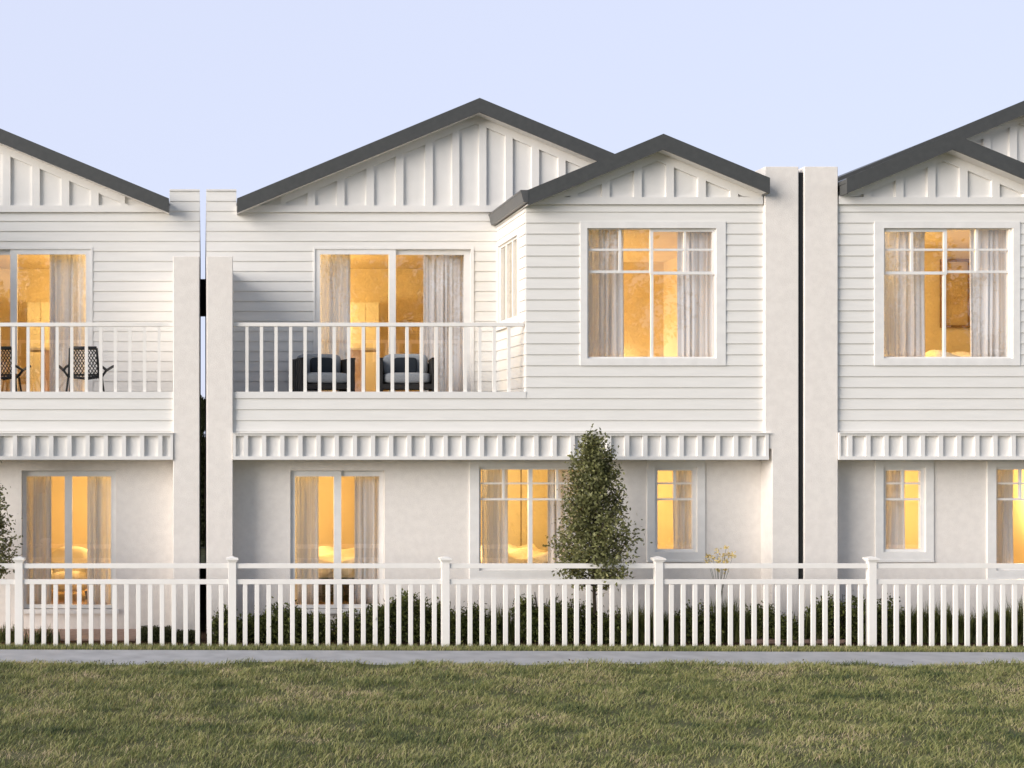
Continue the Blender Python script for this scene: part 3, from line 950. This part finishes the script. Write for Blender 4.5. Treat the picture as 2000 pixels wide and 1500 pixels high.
# ------------------------------------------------------------------ balcony furniture
def slat_armchair(pxa, pxb, d, label, clabel, ry):
    xa, xb = X(pxa, d), X(pxb, d)
    cx = (xa + xb) / 2; w = 0.94
    cy = Y(d) + 0.35
    z0 = FLOOR2 + 0.001
    H = empty('outdoor_armchair', (cx, cy, z0), label, 'armchair', 'slatted armchairs on the balcony')
    for a in (-1, 1):
        q = MB()
        ox = cx + a * (w / 2 - 0.035)
        for k in range(6):
            yy = cy - 0.36 + k * 0.135
            q.box(ox - 0.03, ox + 0.03, yy, yy + 0.115, z0, z0 + 0.63)
        q.box(ox - 0.036, ox + 0.036, cy - 0.37, cy + 0.45, z0 + 0.6305, z0 + 0.66)
        q.build('armrest', M['chair_frame'], H, bevel=0.006)
    q = MB()
    q.box(cx - w / 2 + 0.0655, cx + w / 2 - 0.0655, cy - 0.35, cy + 0.42, z0 + 0.14, z0 + 0.22)
    q.box(cx - w / 2 + 0.0655, cx + w / 2 - 0.0655, cy + 0.38, cy + 0.42, z0 + 0.2205, z0 + 0.6)
    q.build('seat_frame', M['chair_frame'], H)
    q = MB(); q.soft_box(cx - w / 2 + 0.07, cx + w / 2 - 0.07, cy - 0.38, cy + 0.22, z0 + 0.222, z0 + 0.42, p=4.5); q.build('seat_cushion', M['cushion'], H, smooth=True)
    q = MB(); q.soft_box(cx - w / 2 + 0.085, cx + w / 2 - 0.085, cy + 0.15, cy + 0.37, z0 + 0.38, z0 + 0.76, p=5); q.build('back_cushion', M['cushion'], H, smooth=True)
    H.rotation_euler.z = R(ry)
    q = MB(); q.soft_box(-0.20, 0.20, -0.07, 0.07, 0.0, 0.29, p=6)
    o = q.build('scatter_cushion', M['pillow'], None, smooth=True)
    o.location = (cx + 0.0, cy + 0.10, z0 + 0.40); o.rotation_euler = (R(-12), 0, R(ry))
    tag(o, clabel, 'cushion', 'dark scatter cushions')


slat_armchair(575, 693, 20.9, 'dark slatted balcony armchair with grey cushions, the one in the shaded corner', 'navy scatter cushion on the armchair nearer the shaded balcony corner', 10)
slat_armchair(741, 859, 20.9, 'dark slatted balcony armchair with grey cushions, in front of the door\'s middle stile', 'navy scatter cushion on the armchair by the door\'s middle stile', -6)


def wicker_chair(pxc, d, label):
    cx, cy, z0 = X(pxc, d), Y(d), FLOOR2 + 0.001
    H = empty('wicker_chair', (cx, cy, z0), label, 'chair', 'black wicker chairs on the left balcony')
    top, bot = z0 + 0.80, z0 + 0.34
    fr = MB()
    # the back seen from the balcony edge: top bar, two stiles flaring out, seat ring
    tl, tr = Vector((cx - 0.22, cy - 0.30, top)), Vector((cx + 0.22, cy - 0.30, top))
    bl, br = Vector((cx - 0.25, cy - 0.16, bot)), Vector((cx + 0.25, cy - 0.16, bot))
    fr.tube([tl, tr], 0.03)
    fr.tube([tl, bl], 0.021); fr.tube([tr, br], 0.021)
    fr.tube([bl, (cx, cy - 0.20, bot - 0.03), br], 0.018)
    fr.build('back_frame', M['wicker'], H, smooth=True)
    wv = MB()
    n = 9
    for i in range(-6, n + 6):
        for sgn in (1, -1):
            u0 = i / n; u1 = u0 + sgn * 0.6
            # clip to 0..1
            ta, tb = 0.0, 1.0
            du = u1 - u0
            lo, hi = sorted(((0 - u0) / du, (1 - u0) / du))
            ta, tb = max(ta, lo), min(tb, hi)
            if tb - ta < 0.02: continue
            P = []
            for t in (ta, (ta + tb) / 2, tb):
                u = u0 + du * t
                a = bl.lerp(br, u); b_ = tl.lerp(tr, u)
                pnt = a.lerp(b_, t); pnt.y -= 0.03 * math.sin(math.pi * t)
                P.append(pnt)
            wv.tube(P, 0.0088, n=4)
    wv.build('woven_back', M['wicker'], H)
    st = MB()
    st.tube([bl, (cx - 0.28, cy + 0.25, bot + 0.04), (cx - 0.2, cy + 0.36, bot + 0.05), (cx + 0.2, cy + 0.36, bot + 0.05), (cx + 0.28, cy + 0.25, bot + 0.04), br], 0.018)
    for k in range(9):
        xx = cx - 0.24 + 0.06 * k
        st.tube([(xx, cy - 0.17, bot - 0.01), (xx, cy + 0.1, bot - 0.03), (xx, cy + 0.34, bot + 0.04)], 0.008, n=4)
    for k in range(6):
        yy = cy - 0.1 + 0.075 * k
        st.tube([(cx - 0.26, yy, bot), (cx, yy, bot - 0.035), (cx + 0.26, yy, bot)], 0.008, n=4)
    st.build('seat', M['wicker'], H)
    for a in (-1, 1):
        ar = MB()
        ar.tube([(cx + a * 0.235, cy - 0.22, top - 0.28), (cx + a * 0.30, cy - 0.15, bot + 0.16), (cx + a * 0.36, cy + 0.02, bot + 0.11), (cx + a * 0.46, cy + 0.22, bot + 0.19)], 0.023)
        ar.tube([(cx + a * 0.36, cy + 0.02, bot + 0.11), (cx + a * 0.28, cy + 0.0, bot + 0.0)], 0.02)
        ar.build('armrest', M['wicker'], H, smooth=True)
        for yo in (-0.15, 0.26):
            lg = MB(); lg.tube([(cx + a * 0.26, cy + yo, bot), (cx + a * 0.30, cy + yo * 1.5, z0)], 0.02, r2=0.016); lg.build('leg', M['wicker'], H)


wicker_chair(166, 20.9, 'black wicker balcony chair standing in front of the white curtain, left house')
wicker_chair(2, 20.9, 'black wicker balcony chair cut by the left edge of the picture')


# ------------------------------------------------------------------ picket fence
D_F = 18.8
yf = Y(D_F)
Fn = empty('picket_fence', (X(870, D_F), yf, 0), 'long white picket fence with capped posts running in front of the houses', 'fence')
fo = ORIG[Fn.name]
zr1a, zr1b = Z(1110.5, D_F), Z(1101, D_F)
zr2a, zr2b = Z(1141.6, D_F), Z(1132, D_F)
post0 = cap0 = picket0 = None
posts = [37.5 + 416.0 * k for k in range(-1, 6)]
PWd = 0.119
for px in posts:
    x = X(px, D_F + 0.05)
    if post0 is None:
        q = MB(); q.box(-PWd / 2, PWd / 2, 0.0, PWd * 0.8, -0.05, Z(1097, D_F)); post0 = q.build('post', M['fence'], None, bevel=0.004)
        q = MB(); zc = Z(1097, D_F)
        q.box(-0.075, 0.075, -0.016, PWd * 0.8 + 0.016, zc + 0.0005, zc + 0.022)
        q.box(-0.092, 0.092, -0.033, PWd * 0.8 + 0.033, zc + 0.0225, zc + 0.052)
        i = len(q.v)
        q.v.extend([(-0.085, -0.026, zc + 0.0525), (0.085, -0.026, zc + 0.0525), (0.085, PWd * 0.8 + 0.026, zc + 0.0525), (-0.085, PWd * 0.8 + 0.026, zc + 0.0525), (0, PWd * 0.4, zc + 0.08)])
        q.f.extend([(i, i + 1, i + 4), (i + 1, i + 2, i + 4), (i + 2, i + 3, i + 4), (i + 3, i, i + 4)])
        cap0 = q.build('post_cap', M['fence'], None, bevel=0.003)
        po, co = post0, cap0
    else:
        po, co = post0.copy(), cap0.copy()
        COL.objects.link(po); COL.objects.link(co)
    po.parent = Fn; po.location = Vector((x, yf, 0)) - fo
    co.parent = po; co.location = (0, 0, 0)
for pa, pb in zip(posts[:-1], posts[1:]):
    xa, xb = X(pa, D_F + 0.05) + PWd / 2 + 0.001, X(pb, D_F + 0.05) - PWd / 2 - 0.001
    for za, zb in ((zr1a, zr1b), (zr2a, zr2b)):
        q = MB(); q.box(xa, xb, yf + 0.022, yf + 0.062, za, zb); q.build('rail', M['fence'], Fn, bevel=0.004)
    for k in range(17):
        px = pa + 25.3 + 23.08 * k
        if px < -75 or px > 2090: continue
        x = X(px, D_F + 0.05)
        if picket0 is None:
            q = MB(); q.box(-0.034, 0.034, 0, 0.034, -0.03, zr2a - 0.0005); picket0 = q.build('picket', M['fence'], None, bevel=0.004); o = picket0
        else:
            o = picket0.copy(); COL.objects.link(o)
        o.parent = Fn; o.location = Vector((x, yf + 0.026, random.choice((0, 0, 0, 0.006, -0.004, 0.004)))) - fo


# ------------------------------------------------------------------ ground, path
def path_far(x): return 18.47 - 0.0155 * (x + 2.4)       # slightly skewed footpath
gm = MB()
gm.face([(-400, -150, -0.06), (400, -150, -0.06), (400, 600, -0.06), (-400, 600, -0.06)])
tag(gm.build('ground', M['soil'], None), kind='structure')


def sheet(name, x0, x1, ya, yb, z, m, n=60):
    q = MB()
    xs = np.linspace(x0, x1, n)
    for a, b in zip(xs[:-1], xs[1:]):
        q.face([(a, ya(a), z), (b, ya(b), z), (b, yb(b), z), (a, yb(a), z)])
    return tag(q.build(name, m, None), kind='structure')


sheet('garden_bed', -30, 50, lambda x: yf + 0.06, lambda x: 0.34, -0.004, M['mulch'], 8)
sheet('verge', -30, 50, lambda x: Y(path_far(x)), lambda x: yf + 0.06, -0.008, M['soil'], 40)
sheet('path', -30, 50, lambda x: Y(path_far(x)) - 1.52, lambda x: Y(path_far(x)), 0.004, M['concrete'], 80)

# paving strip and clay edge at the foot of the walls
q = MB(); q.box(-5.5, -1.05, Y(19.3), Y(D_LOW) - 0.002, -0.05, 0.014)
tag(q.build('paving', M['paving'], None), kind='structure')
q = MB(); q.box(X(1440, 19.3), X(1640, 19.3), Y(19.05), Y(19.5), -0.05, 0.05)
tag(q.build('garden_edging', M['paving'], None, bevel=0.01), kind='structure')


def fbm(x, y, seed, base=0.5, octv=4):
    r = np.random.default_rng(seed)
    out = np.zeros_like(x)
    amp, fr = 1.0, base
    for _ in range(octv):
        for _k in range(3):
            a = r.uniform(0, 6.283); ph = r.uniform(0, 6.283, 2)
            out += amp / 3 * np.sin((x * math.cos(a) + y * math.sin(a)) * fr * 6.283 + ph[0]) * np.cos((y * math.cos(a) - x * math.sin(a)) * fr * 4.1 + ph[1])
        amp *= 0.6; fr *= 1.9
    return out


def lawn_z(x, y):
    return 0.035 + 0.032 * fbm(x, y, 3, 0.35, 3)


LAWN_EDGE = lambda x: Y(17.17) + 0.13 * fbm(x, x * 0 + 1.0, 21, 0.45, 4) - 0.012 * (x - 4)
# lawn base as a fine bumpy sheet
nx, ny = 160, 60
gx, gy = np.meshgrid(np.linspace(-14, 26, nx), np.linspace(0, 1, ny))
edge = LAWN_EDGE(gx)
gyy = -17.0 + (edge + 17.0) * gy
gz = lawn_z(gx, gyy) * 1.0
verts = np.stack([gx.ravel(), gyy.ravel(), gz.ravel()], 1)
ii = np.arange((ny - 1) * nx).reshape(ny - 1, nx)[:, :-1].ravel()
tag(np_mesh('lawn', verts, np.stack([ii, ii + 1, ii + nx + 1, ii + nx], 1), M['soil']), kind='structure')


def blades(name, x, y, z, h, wdt, lean, lab, material, patch=0.0):
    n = len(x)
    az = rng.uniform(0, 2 * np.pi, n)
    base = np.stack([x, y, z], 1)
    side = np.stack([np.cos(az), np.sin(az), np.zeros(n)], 1) * wdt[:, None] / 2
    la = rng.normal(0.35, 1.3, n)
    ld = np.stack([np.cos(la), np.sin(la), np.zeros(n)], 1) * (h * lean)[:, None]
    mid = base + ld * 0.35 + np.array([0, 0, 1]) * (h * 0.6)[:, None]
    tip = base + ld * 1.0 + np.array([0, 0, 1]) * h[:, None]
    v = np.concatenate([base - side, base + side, mid + side * 0.75, mid - side * 0.75, tip + side * 0.12, tip - side * 0.12], 1).reshape(-1, 3)
    i = np.arange(n)[:, None] * 6
    f = np.concatenate([i + np.array([[0, 1, 2, 3]]), i + np.array([[3, 2, 4, 5]])], 1).reshape(-1, 4)
    t = np.clip(rng.normal(0.5, 0.27, n) + patch, 0, 1.15)
    o = np_mesh(name, v, f, material, tints=np.repeat(t, 6))
    return tag(o, lab, 'grass', kind='stuff')


N = 330000
x = rng.uniform(-7.5, 16.5, N); y = rng.uniform(-9.3, 0, N)
# throw more blades where they show largest in the frame
e = LAWN_EDGE(x) + 0.05
y = -9.3 + (e + 9.3) * rng.uniform(0, 1, N)
clump = fbm(x, y, 5, 1.2, 3)
keep = rng.uniform(-1.2, 1.0, N) < clump * 1.3 + 0.6
x, y, clump = x[keep], y[keep], clump[keep]
# dry straw patches and lush dark patches have their own outlines on the ground
pa = fbm(x, y * 1.6, 31, 0.30, 4)
pb = fbm(x, y * 1.6, 37, 0.55, 3)
patch = 0.62 * np.clip(pa - 0.15, 0, 0.8) - 0.6 * np.clip(pb - 0.15, 0, 0.8)
h = (0.035 + 0.045 * rng.uniform(0, 1, len(x)) ** 1.5) * (1.05 + 0.45 * np.clip(clump, -1, 1)) * (1 - 0.7 * np.clip(patch, 0, 0.5)) * 0.80
blades('lawn_grass', x, y, lawn_z(x, y) - 0.004, h, np.full(len(x), 0.009), rng.uniform(0.4, 1.3, len(x)), 'rough olive lawn with dry tan patches filling the foreground', M['grass'], patch)
N = 26000
x = rng.uniform(-7.5, 16.5, N); y = Y(path_far(x)) + 0.01 + rng.beta(1.2, 1.4, N) * 0.42
blades('verge_grass', x, y, np.full(N, -0.006), 0.03 + 0.035 * rng.uniform(0, 1, N), np.full(N, 0.006), rng.uniform(0.2, 0.9, N), 'narrow strip of short grass along the foot of the picket fence', M['grass'])


# ------------------------------------------------------------------ plants
def leaves(name, pts, size, material, parent, droop=0.2, seed=0):
    r = np.random.default_rng(seed)
    n = len(pts)
    d = r.normal(0, 1, (n, 3)); d[:, 2] -= droop
    d /= np.linalg.norm(d, axis=1)[:, None]
    a = r.normal(0, 1, (n, 3)); sd = np.cross(d, a); sd /= np.linalg.norm(sd, axis=1)[:, None]
    up = np.cross(d, sd)
    L = size * r.uniform(0.65, 1.25, n)[:, None]
    b0 = pts; tip = pts + d * L
    m1 = pts + d * L * 0.5 + sd * L * 0.27 + up * L * 0.06
    m2 = pts + d * L * 0.5 - sd * L * 0.27 + up * L * 0.06
    v = np.concatenate([b0, m1, tip, m2], 1).reshape(-1, 3)
    f = np.arange(n * 4).reshape(n, 4)
    t = np.repeat(np.clip(r.normal(0.5, 0.25, n), 0, 1), 4)
    return np_mesh(name, v, f, material, parent=parent, tints=t)


r = np.random.default_rng(91)
fxs = np.concatenate([r.uniform(-2.6, -0.6, 34), r.uniform(3.6, 6.2, 26), r.uniform(-4, 13, 30)])
fpt = np.stack([fxs, Y(17.46) + r.normal(0, 0.05, len(fxs)), np.full(len(fxs), 0.008)], 1)
tag(leaves('fallen_leaves', fpt, 0.035, M['bark'], None, droop=-0.1, seed=92), 'scattered dark fallen leaves along the lawn edge of the footpath', 'leaves', kind='stuff')


def cone_tree(px, d, label, seed, prof, top, trunk_bottom=0.0):
    r = np.random.default_rng(seed)
    cx, cy = X(px, d), Y(d)
    T = empty('cone_tree', (cx, cy, 0), label, 'tree', 'small cone-shaped garden trees')
    tr = MB()
    tr.tube([(cx, cy, -0.05), (cx + 0.012, cy, 0.5), (cx - 0.01, cy + 0.01, 1.3), (cx, cy, 2.3), (cx + 0.01, cy, top - 0.15)], 0.034, n=8, r2=0.006)
    zs, rs = zip(*prof)
    pts = []
    nb = 170
    for i in range(nb):
        t = (i + 0.5) / nb
        z0 = zs[0] + (top - 0.25 - zs[0]) * t ** 0.95
        az = i * 2.399 + r.normal(0, 0.35)
        rad = np.interp(z0 + 0.2, zs, rs) * r.uniform(0.80, 1.12)
        rise = r.uniform(0.25, 0.65) * (0.35 + rad)
        start = np.array([cx, cy, max(z0 - rise * 0.35, 0.6)])
        end = np.array([cx + math.cos(az) * rad, cy + math.sin(az) * rad, z0 + rise * 0.55])
        mid = (start + end) / 2 + np.array([0, 0, -0.05 * rad])
        tr.tube([start, mid, end], 0.007 + 0.006 * rad, n=4, r2=0.002)
        k = int(24 + 130 * rad)
        s = r.uniform(0.18, 1.06, k) ** 0.8
        P = start[None] * (1 - s)[:, None] ** 2 + 2 * mid[None] * ((1 - s) * s)[:, None] + end[None] * (s ** 2)[:, None]
        P = P + r.normal(0, 1, (k, 3)) * np.array([0.06, 0.06, 0.065]) * (0.5 + rad)
        pts.append(P)
    top_p = np.array([cx, cy, top - 0.15]) + r.normal(0, 1, (60, 3)) * np.array([0.05, 0.05, 0.10])
    pts.append(top_p)
    tr.build('trunk', M['bark'], T, smooth=True)
    leaves('crown', np.concatenate(pts), 0.062, M['tree'], T, droop=0.1, seed=seed)


PROF = [(0.86, 0.30), (1.0, 0.46), (1.2, 0.57), (1.5, 0.59), (1.75, 0.53), (2.1, 0.44), (2.45, 0.36), (2.8, 0.30), (3.0, 0.25), (3.2, 0.17), (3.4, 0.03)]
cone_tree(1160, 19.25, 'slim cone-shaped tree with small olive leaves behind the fence, before the middle house', 4, PROF, 3.29)
cone_tree(-52, 19.25, 'cone-shaped tree of which only leafy twigs show at the left edge', 9, PROF, 3.2)


def shrub(px, d, w, h, label, seed, density=1.0, size=0.052, material='shrub', box=False):
    r = np.random.default_rng(seed)
    cx, cy = X(px, d), Y(d)
    S = empty('shrub', (cx, cy, 0), label, 'shrub', 'garden shrubs behind the fence')
    st = MB()
    n = int(6500 * density * w * (0.4 + h))
    for i in range(14):
        az = r.uniform(0, 6.28); q = r.uniform(0.1, 0.42) * w
        st.tube([(cx + r.normal(0, 0.03), cy + r.normal(0, 0.03), -0.02), (cx + math.cos(az) * q * 0.6, cy + math.sin(az) * q * 0.4, h * 0.45), (cx + math.cos(az) * q, cy + math.sin(az) * q * 0.6, h * r.uniform(0.75, 0.95))], 0.009, n=4, r2=0.003)
    st.build('stem', M['bark'], S)
    if box:
        P = r.uniform(-1, 1, (n, 3)) * np.array([w / 2, 0.17, h / 2]) + np.array([cx, cy, h / 2])
    else:
        # clumps spread through the bush volume
        nc = max(int(16 * w / 0.5), 10)
        C = []
        while len(C) < nc:
            c = r.uniform(-1, 1, 3)
            if np.linalg.norm(c) < 1: C.append(c)
        C = np.array(C)
        idx = r.integers(0, nc, n)
        P = C[idx] * np.array([w * 0.42, 0.2, h * 0.40]) + r.normal(0, 1, (n, 3)) * np.array([0.055, 0.055, 0.06]) + np.array([cx, cy, h * 0.48])
        # dense core lower down
        low = r.uniform(0, 1, n) < 0.5
        P[low] = np.stack([cx + r.uniform(-0.5, 0.5, low.sum()) * w, cy + r.normal(0, 0.1, low.sum()), r.uniform(0.0, 0.62, low.sum()) * h], 1)
        P[:, 2] = np.clip(P[:, 2], 0.005, None)
    leaves('foliage', P, size, M[material], S, droop=-0.5, seed=seed + 1)


def strappy(px, d, w, h, label, seed, n=150, material='strap'):
    r = np.random.default_rng(seed)
    cx, cy = X(px, d), Y(d)
    vv, ff, tt = [], [], []
    for i in range(n * 3):
        az = r.uniform(0, 6.28); ln = h * r.uniform(0.6, 1.1); out = w * 0.5 * r.uniform(0.15, 1.0)
        b = np.array([cx + r.normal(0, 0.12 * w / 0.4), cy + r.normal(0, 0.07), -0.01])
        dr = np.array([math.cos(az), math.sin(az), 0]); sd = np.array([-math.sin(az), math.cos(az), 0]) * r.uniform(0.006, 0.012)
        i0 = len(vv)
        for k in range(5):
            t = k / 4
            p = b + dr * out * t ** 1.6 + np.array([0, 0, ln * (t - 0.32 * t ** 3 * (out / (w * 0.5)))])
            wd = (1 - t) ** 0.7 + 0.05
            vv.extend([p - sd * wd, p + sd * wd]); 
        tv = r.uniform(0.1, 0.9); tt.extend([tv] * 10)
        for k in range(4):
            ff.append((i0 + 2 * k, i0 + 2 * k + 1, i0 + 2 * k + 3, i0 + 2 * k + 2))
    o = np_mesh('grass_clump', np.array(vv), np.array(ff), M[material], origin=(cx, cy, 0), tints=np.array(tt))
    return tag(o, label, 'grass clump', 'strappy grass clumps behind the fence')


def hgt(py, d): return Z(py, d)


SD = 19.25
for i, (px, w, py, lab) in enumerate([
    (437, 0.34, 1190, 'small dark shrub hugging the fence post at the party wall between left and middle house'),
    (490, 0.36, 1196, 'low dark shrub in the shadow right of the party wall post'),
    (556, 0.62, 1172, 'wide dark green shrub at the left edge of the ground floor sliding door'),
    (612, 0.36, 1186, 'narrow shrub in front of the middle of the ground floor sliding door'),
    (680, 0.40, 1196, 'low shrub at the right edge of the ground floor sliding door'),
    (728, 0.34, 1172, 'leafy shrub just right of the ground floor sliding door'),
    (800, 0.74, 1153, 'tall bright-tipped shrub left of the fence post at the wall\'s middle'),
    (868, 0.36, 1172, 'dark shrub right behind the fence post left of the wide window'),
    (925, 0.52, 1178, 'shrub below the left corner of the wide ground floor window'),
    (1058, 0.66, 1148, 'tallest shrub, with reddish tips, left of the cone-shaped tree'),
    (1128, 0.46, 1164, 'dark shrub growing at the trunk of the cone-shaped tree'),
    (1192, 0.36, 1188, 'low shrub right of the cone-shaped tree trunk'),
    (1362, 0.46, 1176, 'brownish shrub below the narrow ground floor window\'s right side'),
    (1492, 0.50, 1180, 'rounded shrub in front of the tall right party wall'),
    (1535, 0.30, 1198, 'sparse low shrub above the clay edging at the right gap'),
    (1650, 0.86, 1156, 'large arching shrub left of the rightmost fence post'),
    (1722, 0.46, 1166, 'shrub just right of the rightmost fence post'),
]):
    shrub(px, SD + 0.1 * math.sin(i * 2.1), w * 1.38, hgt(py, SD), lab, 100 + i)
for i, (px, w, py, n, lab) in enumerate([
    (14, 0.30, 1212, 60, 'strappy clump left of the fence post at the left edge'),
    (84, 0.34, 1218, 70, 'strappy clump below the left house\'s ground floor door'),
    (975, 0.42, 1172, 130, 'strappy clump between two shrubs under the wide window'),
    (1255, 0.56, 1172, 190, 'fine strappy clump left of the fence post under the narrow window'),
    (1300, 0.40, 1186, 120, 'strappy clump directly behind the fence post under the narrow window'),
    (1420, 0.46, 1156, 170, 'tall strappy clump at the foot of the yellow-flowered plant'),
    (1455, 0.40, 1186, 120, 'strappy clump right of the yellow-flowered plant'),
    (1585, 0.34, 1184, 100, 'strappy clump right of the clay edging'),
    (1775, 0.50, 1176, 170, 'strappy clump under the right house\'s narrow window, first of the row'),
    (1835, 0.55, 1172, 190, 'strappy clump right below the right house\'s narrow window corner'),
    (1895, 0.50, 1186, 170, 'strappy clump between narrow and wide windows of the right house'),
    (1950, 0.50, 1176, 170, 'strappy clump below the right house\'s wide window corner'),
    (1996, 0.46, 1158, 160, 'strappy clump cut by the right edge of the picture'),
]):
    strappy(px, SD, w, hgt(py, SD), lab, 300 + i, n)
shrub(308, 19.3, 0.52, hgt(1226, 19.3), 'clipped flat-topped hedge block left of the left house\'s party wall', 500, 2.4, 0.03, 'hedge', True)
shrub(368, 19.3, 0.36, hgt(1234, 19.3), 'lower clipped hedge block in front of the left house\'s party wall', 501, 2.4, 0.03, 'hedge', True)
# hedge tree behind the slit
shrub(397, 35.0, 2.2, hgt(738, 35.0), 'tall dark hedge showing through the slit between left and middle house', 502, 0.8, 0.09, 'hedge')

# yellow flowering plant
fx, fy = X(1405, 19.4), Y(19.4)
FP = empty('flowering_plant', (fx, fy, 0), 'thin-stemmed plant with yellow blossoms right of the narrow ground floor window', 'plant')
r = np.random.default_rng(77)
st = MB(); P = []
for (px, py) in [(1384, 1097), (1383, 1085), (1400, 1077), (1417, 1070), (1412, 1086), (1426, 1084), (1397, 1098), (1408, 1098), (1420, 1096), (1404, 1113), (1419, 1113), (1391, 1088), (1429, 1086)]:
    hx, hz = X(px, 19.4), Z(py, 19.4)
    hy = fy + r.normal(0, 0.04)
    st.tube([(fx + r.normal(0, 0.02), fy, 0), (fx + (hx - fx) * 0.25, fy, hz * 0.6), (hx, hy, hz)], 0.0035, n=4, r2=0.002)
    P.append(np.array([hx, hy, hz]) + r.normal(0, 1, (20, 3)) * np.array([0.02, 0.02, 0.018]))
st.build('stem', M['strap'], FP)
leaves('blossom', np.concatenate(P), 0.045, M['flower'], FP, droop=-0.3, seed=5)


# ------------------------------------------------------------------ trees behind the camera (they show only as reflections in the glass)
def big_tree(cx, cy, h, rad, label, seed):
    r = np.random.default_rng(seed)
    T = empty('park_tree', (cx, cy, 0), label, 'tree', 'park trees across the lawn')
    tr = MB()
    tr.tube([(cx, cy, -0.1), (cx + 0.1, cy, h * 0.3), (cx, cy, h * 0.62)], 0.28, n=8, r2=0.10)
    pts = []
    for i in range(30):
        az = i * 2.4; zz = h * r.uniform(0.4, 0.95); q = rad * math.sin(math.pi * min(max((zz / h - 0.28) / 0.75, 0.05), 0.98)) * r.uniform(0.6, 1.1)
        s = np.array([cx, cy, h * r.uniform(0.28, 0.6)]); e_ = np.array([cx + math.cos(az) * q, cy + math.sin(az) * q, zz])
        tr.tube([s, (s + e_) / 2 + np.array([0, 0, 0.2]), e_], 0.07, n=5, r2=0.015)
        t = r.uniform(0.35, 1.08, 420)[:, None]
        pts.append(s[None] * (1 - t) + e_[None] * t + r.normal(0, 0.36, (420, 3)))
    tr.build('trunk', M['bark'], T)
    leaves('crown', np.concatenate(pts), 0.30, M['tree'], T, seed=seed)


big_tree(10.5, -44, 16.0, 5.0, 'broad tree across the lawn reflected in the middle balcony door', 61)
big_tree(20.5, -46, 15.0, 4.6, 'broad tree across the lawn reflected in the middle upper window', 62)
big_tree(-8.5, -45, 16.0, 5.0, 'broad tree across the lawn reflected in the left balcony door', 63)
big_tree(37.0, -46, 15.0, 4.6, 'broad tree across the lawn reflected in the right upper window', 64)
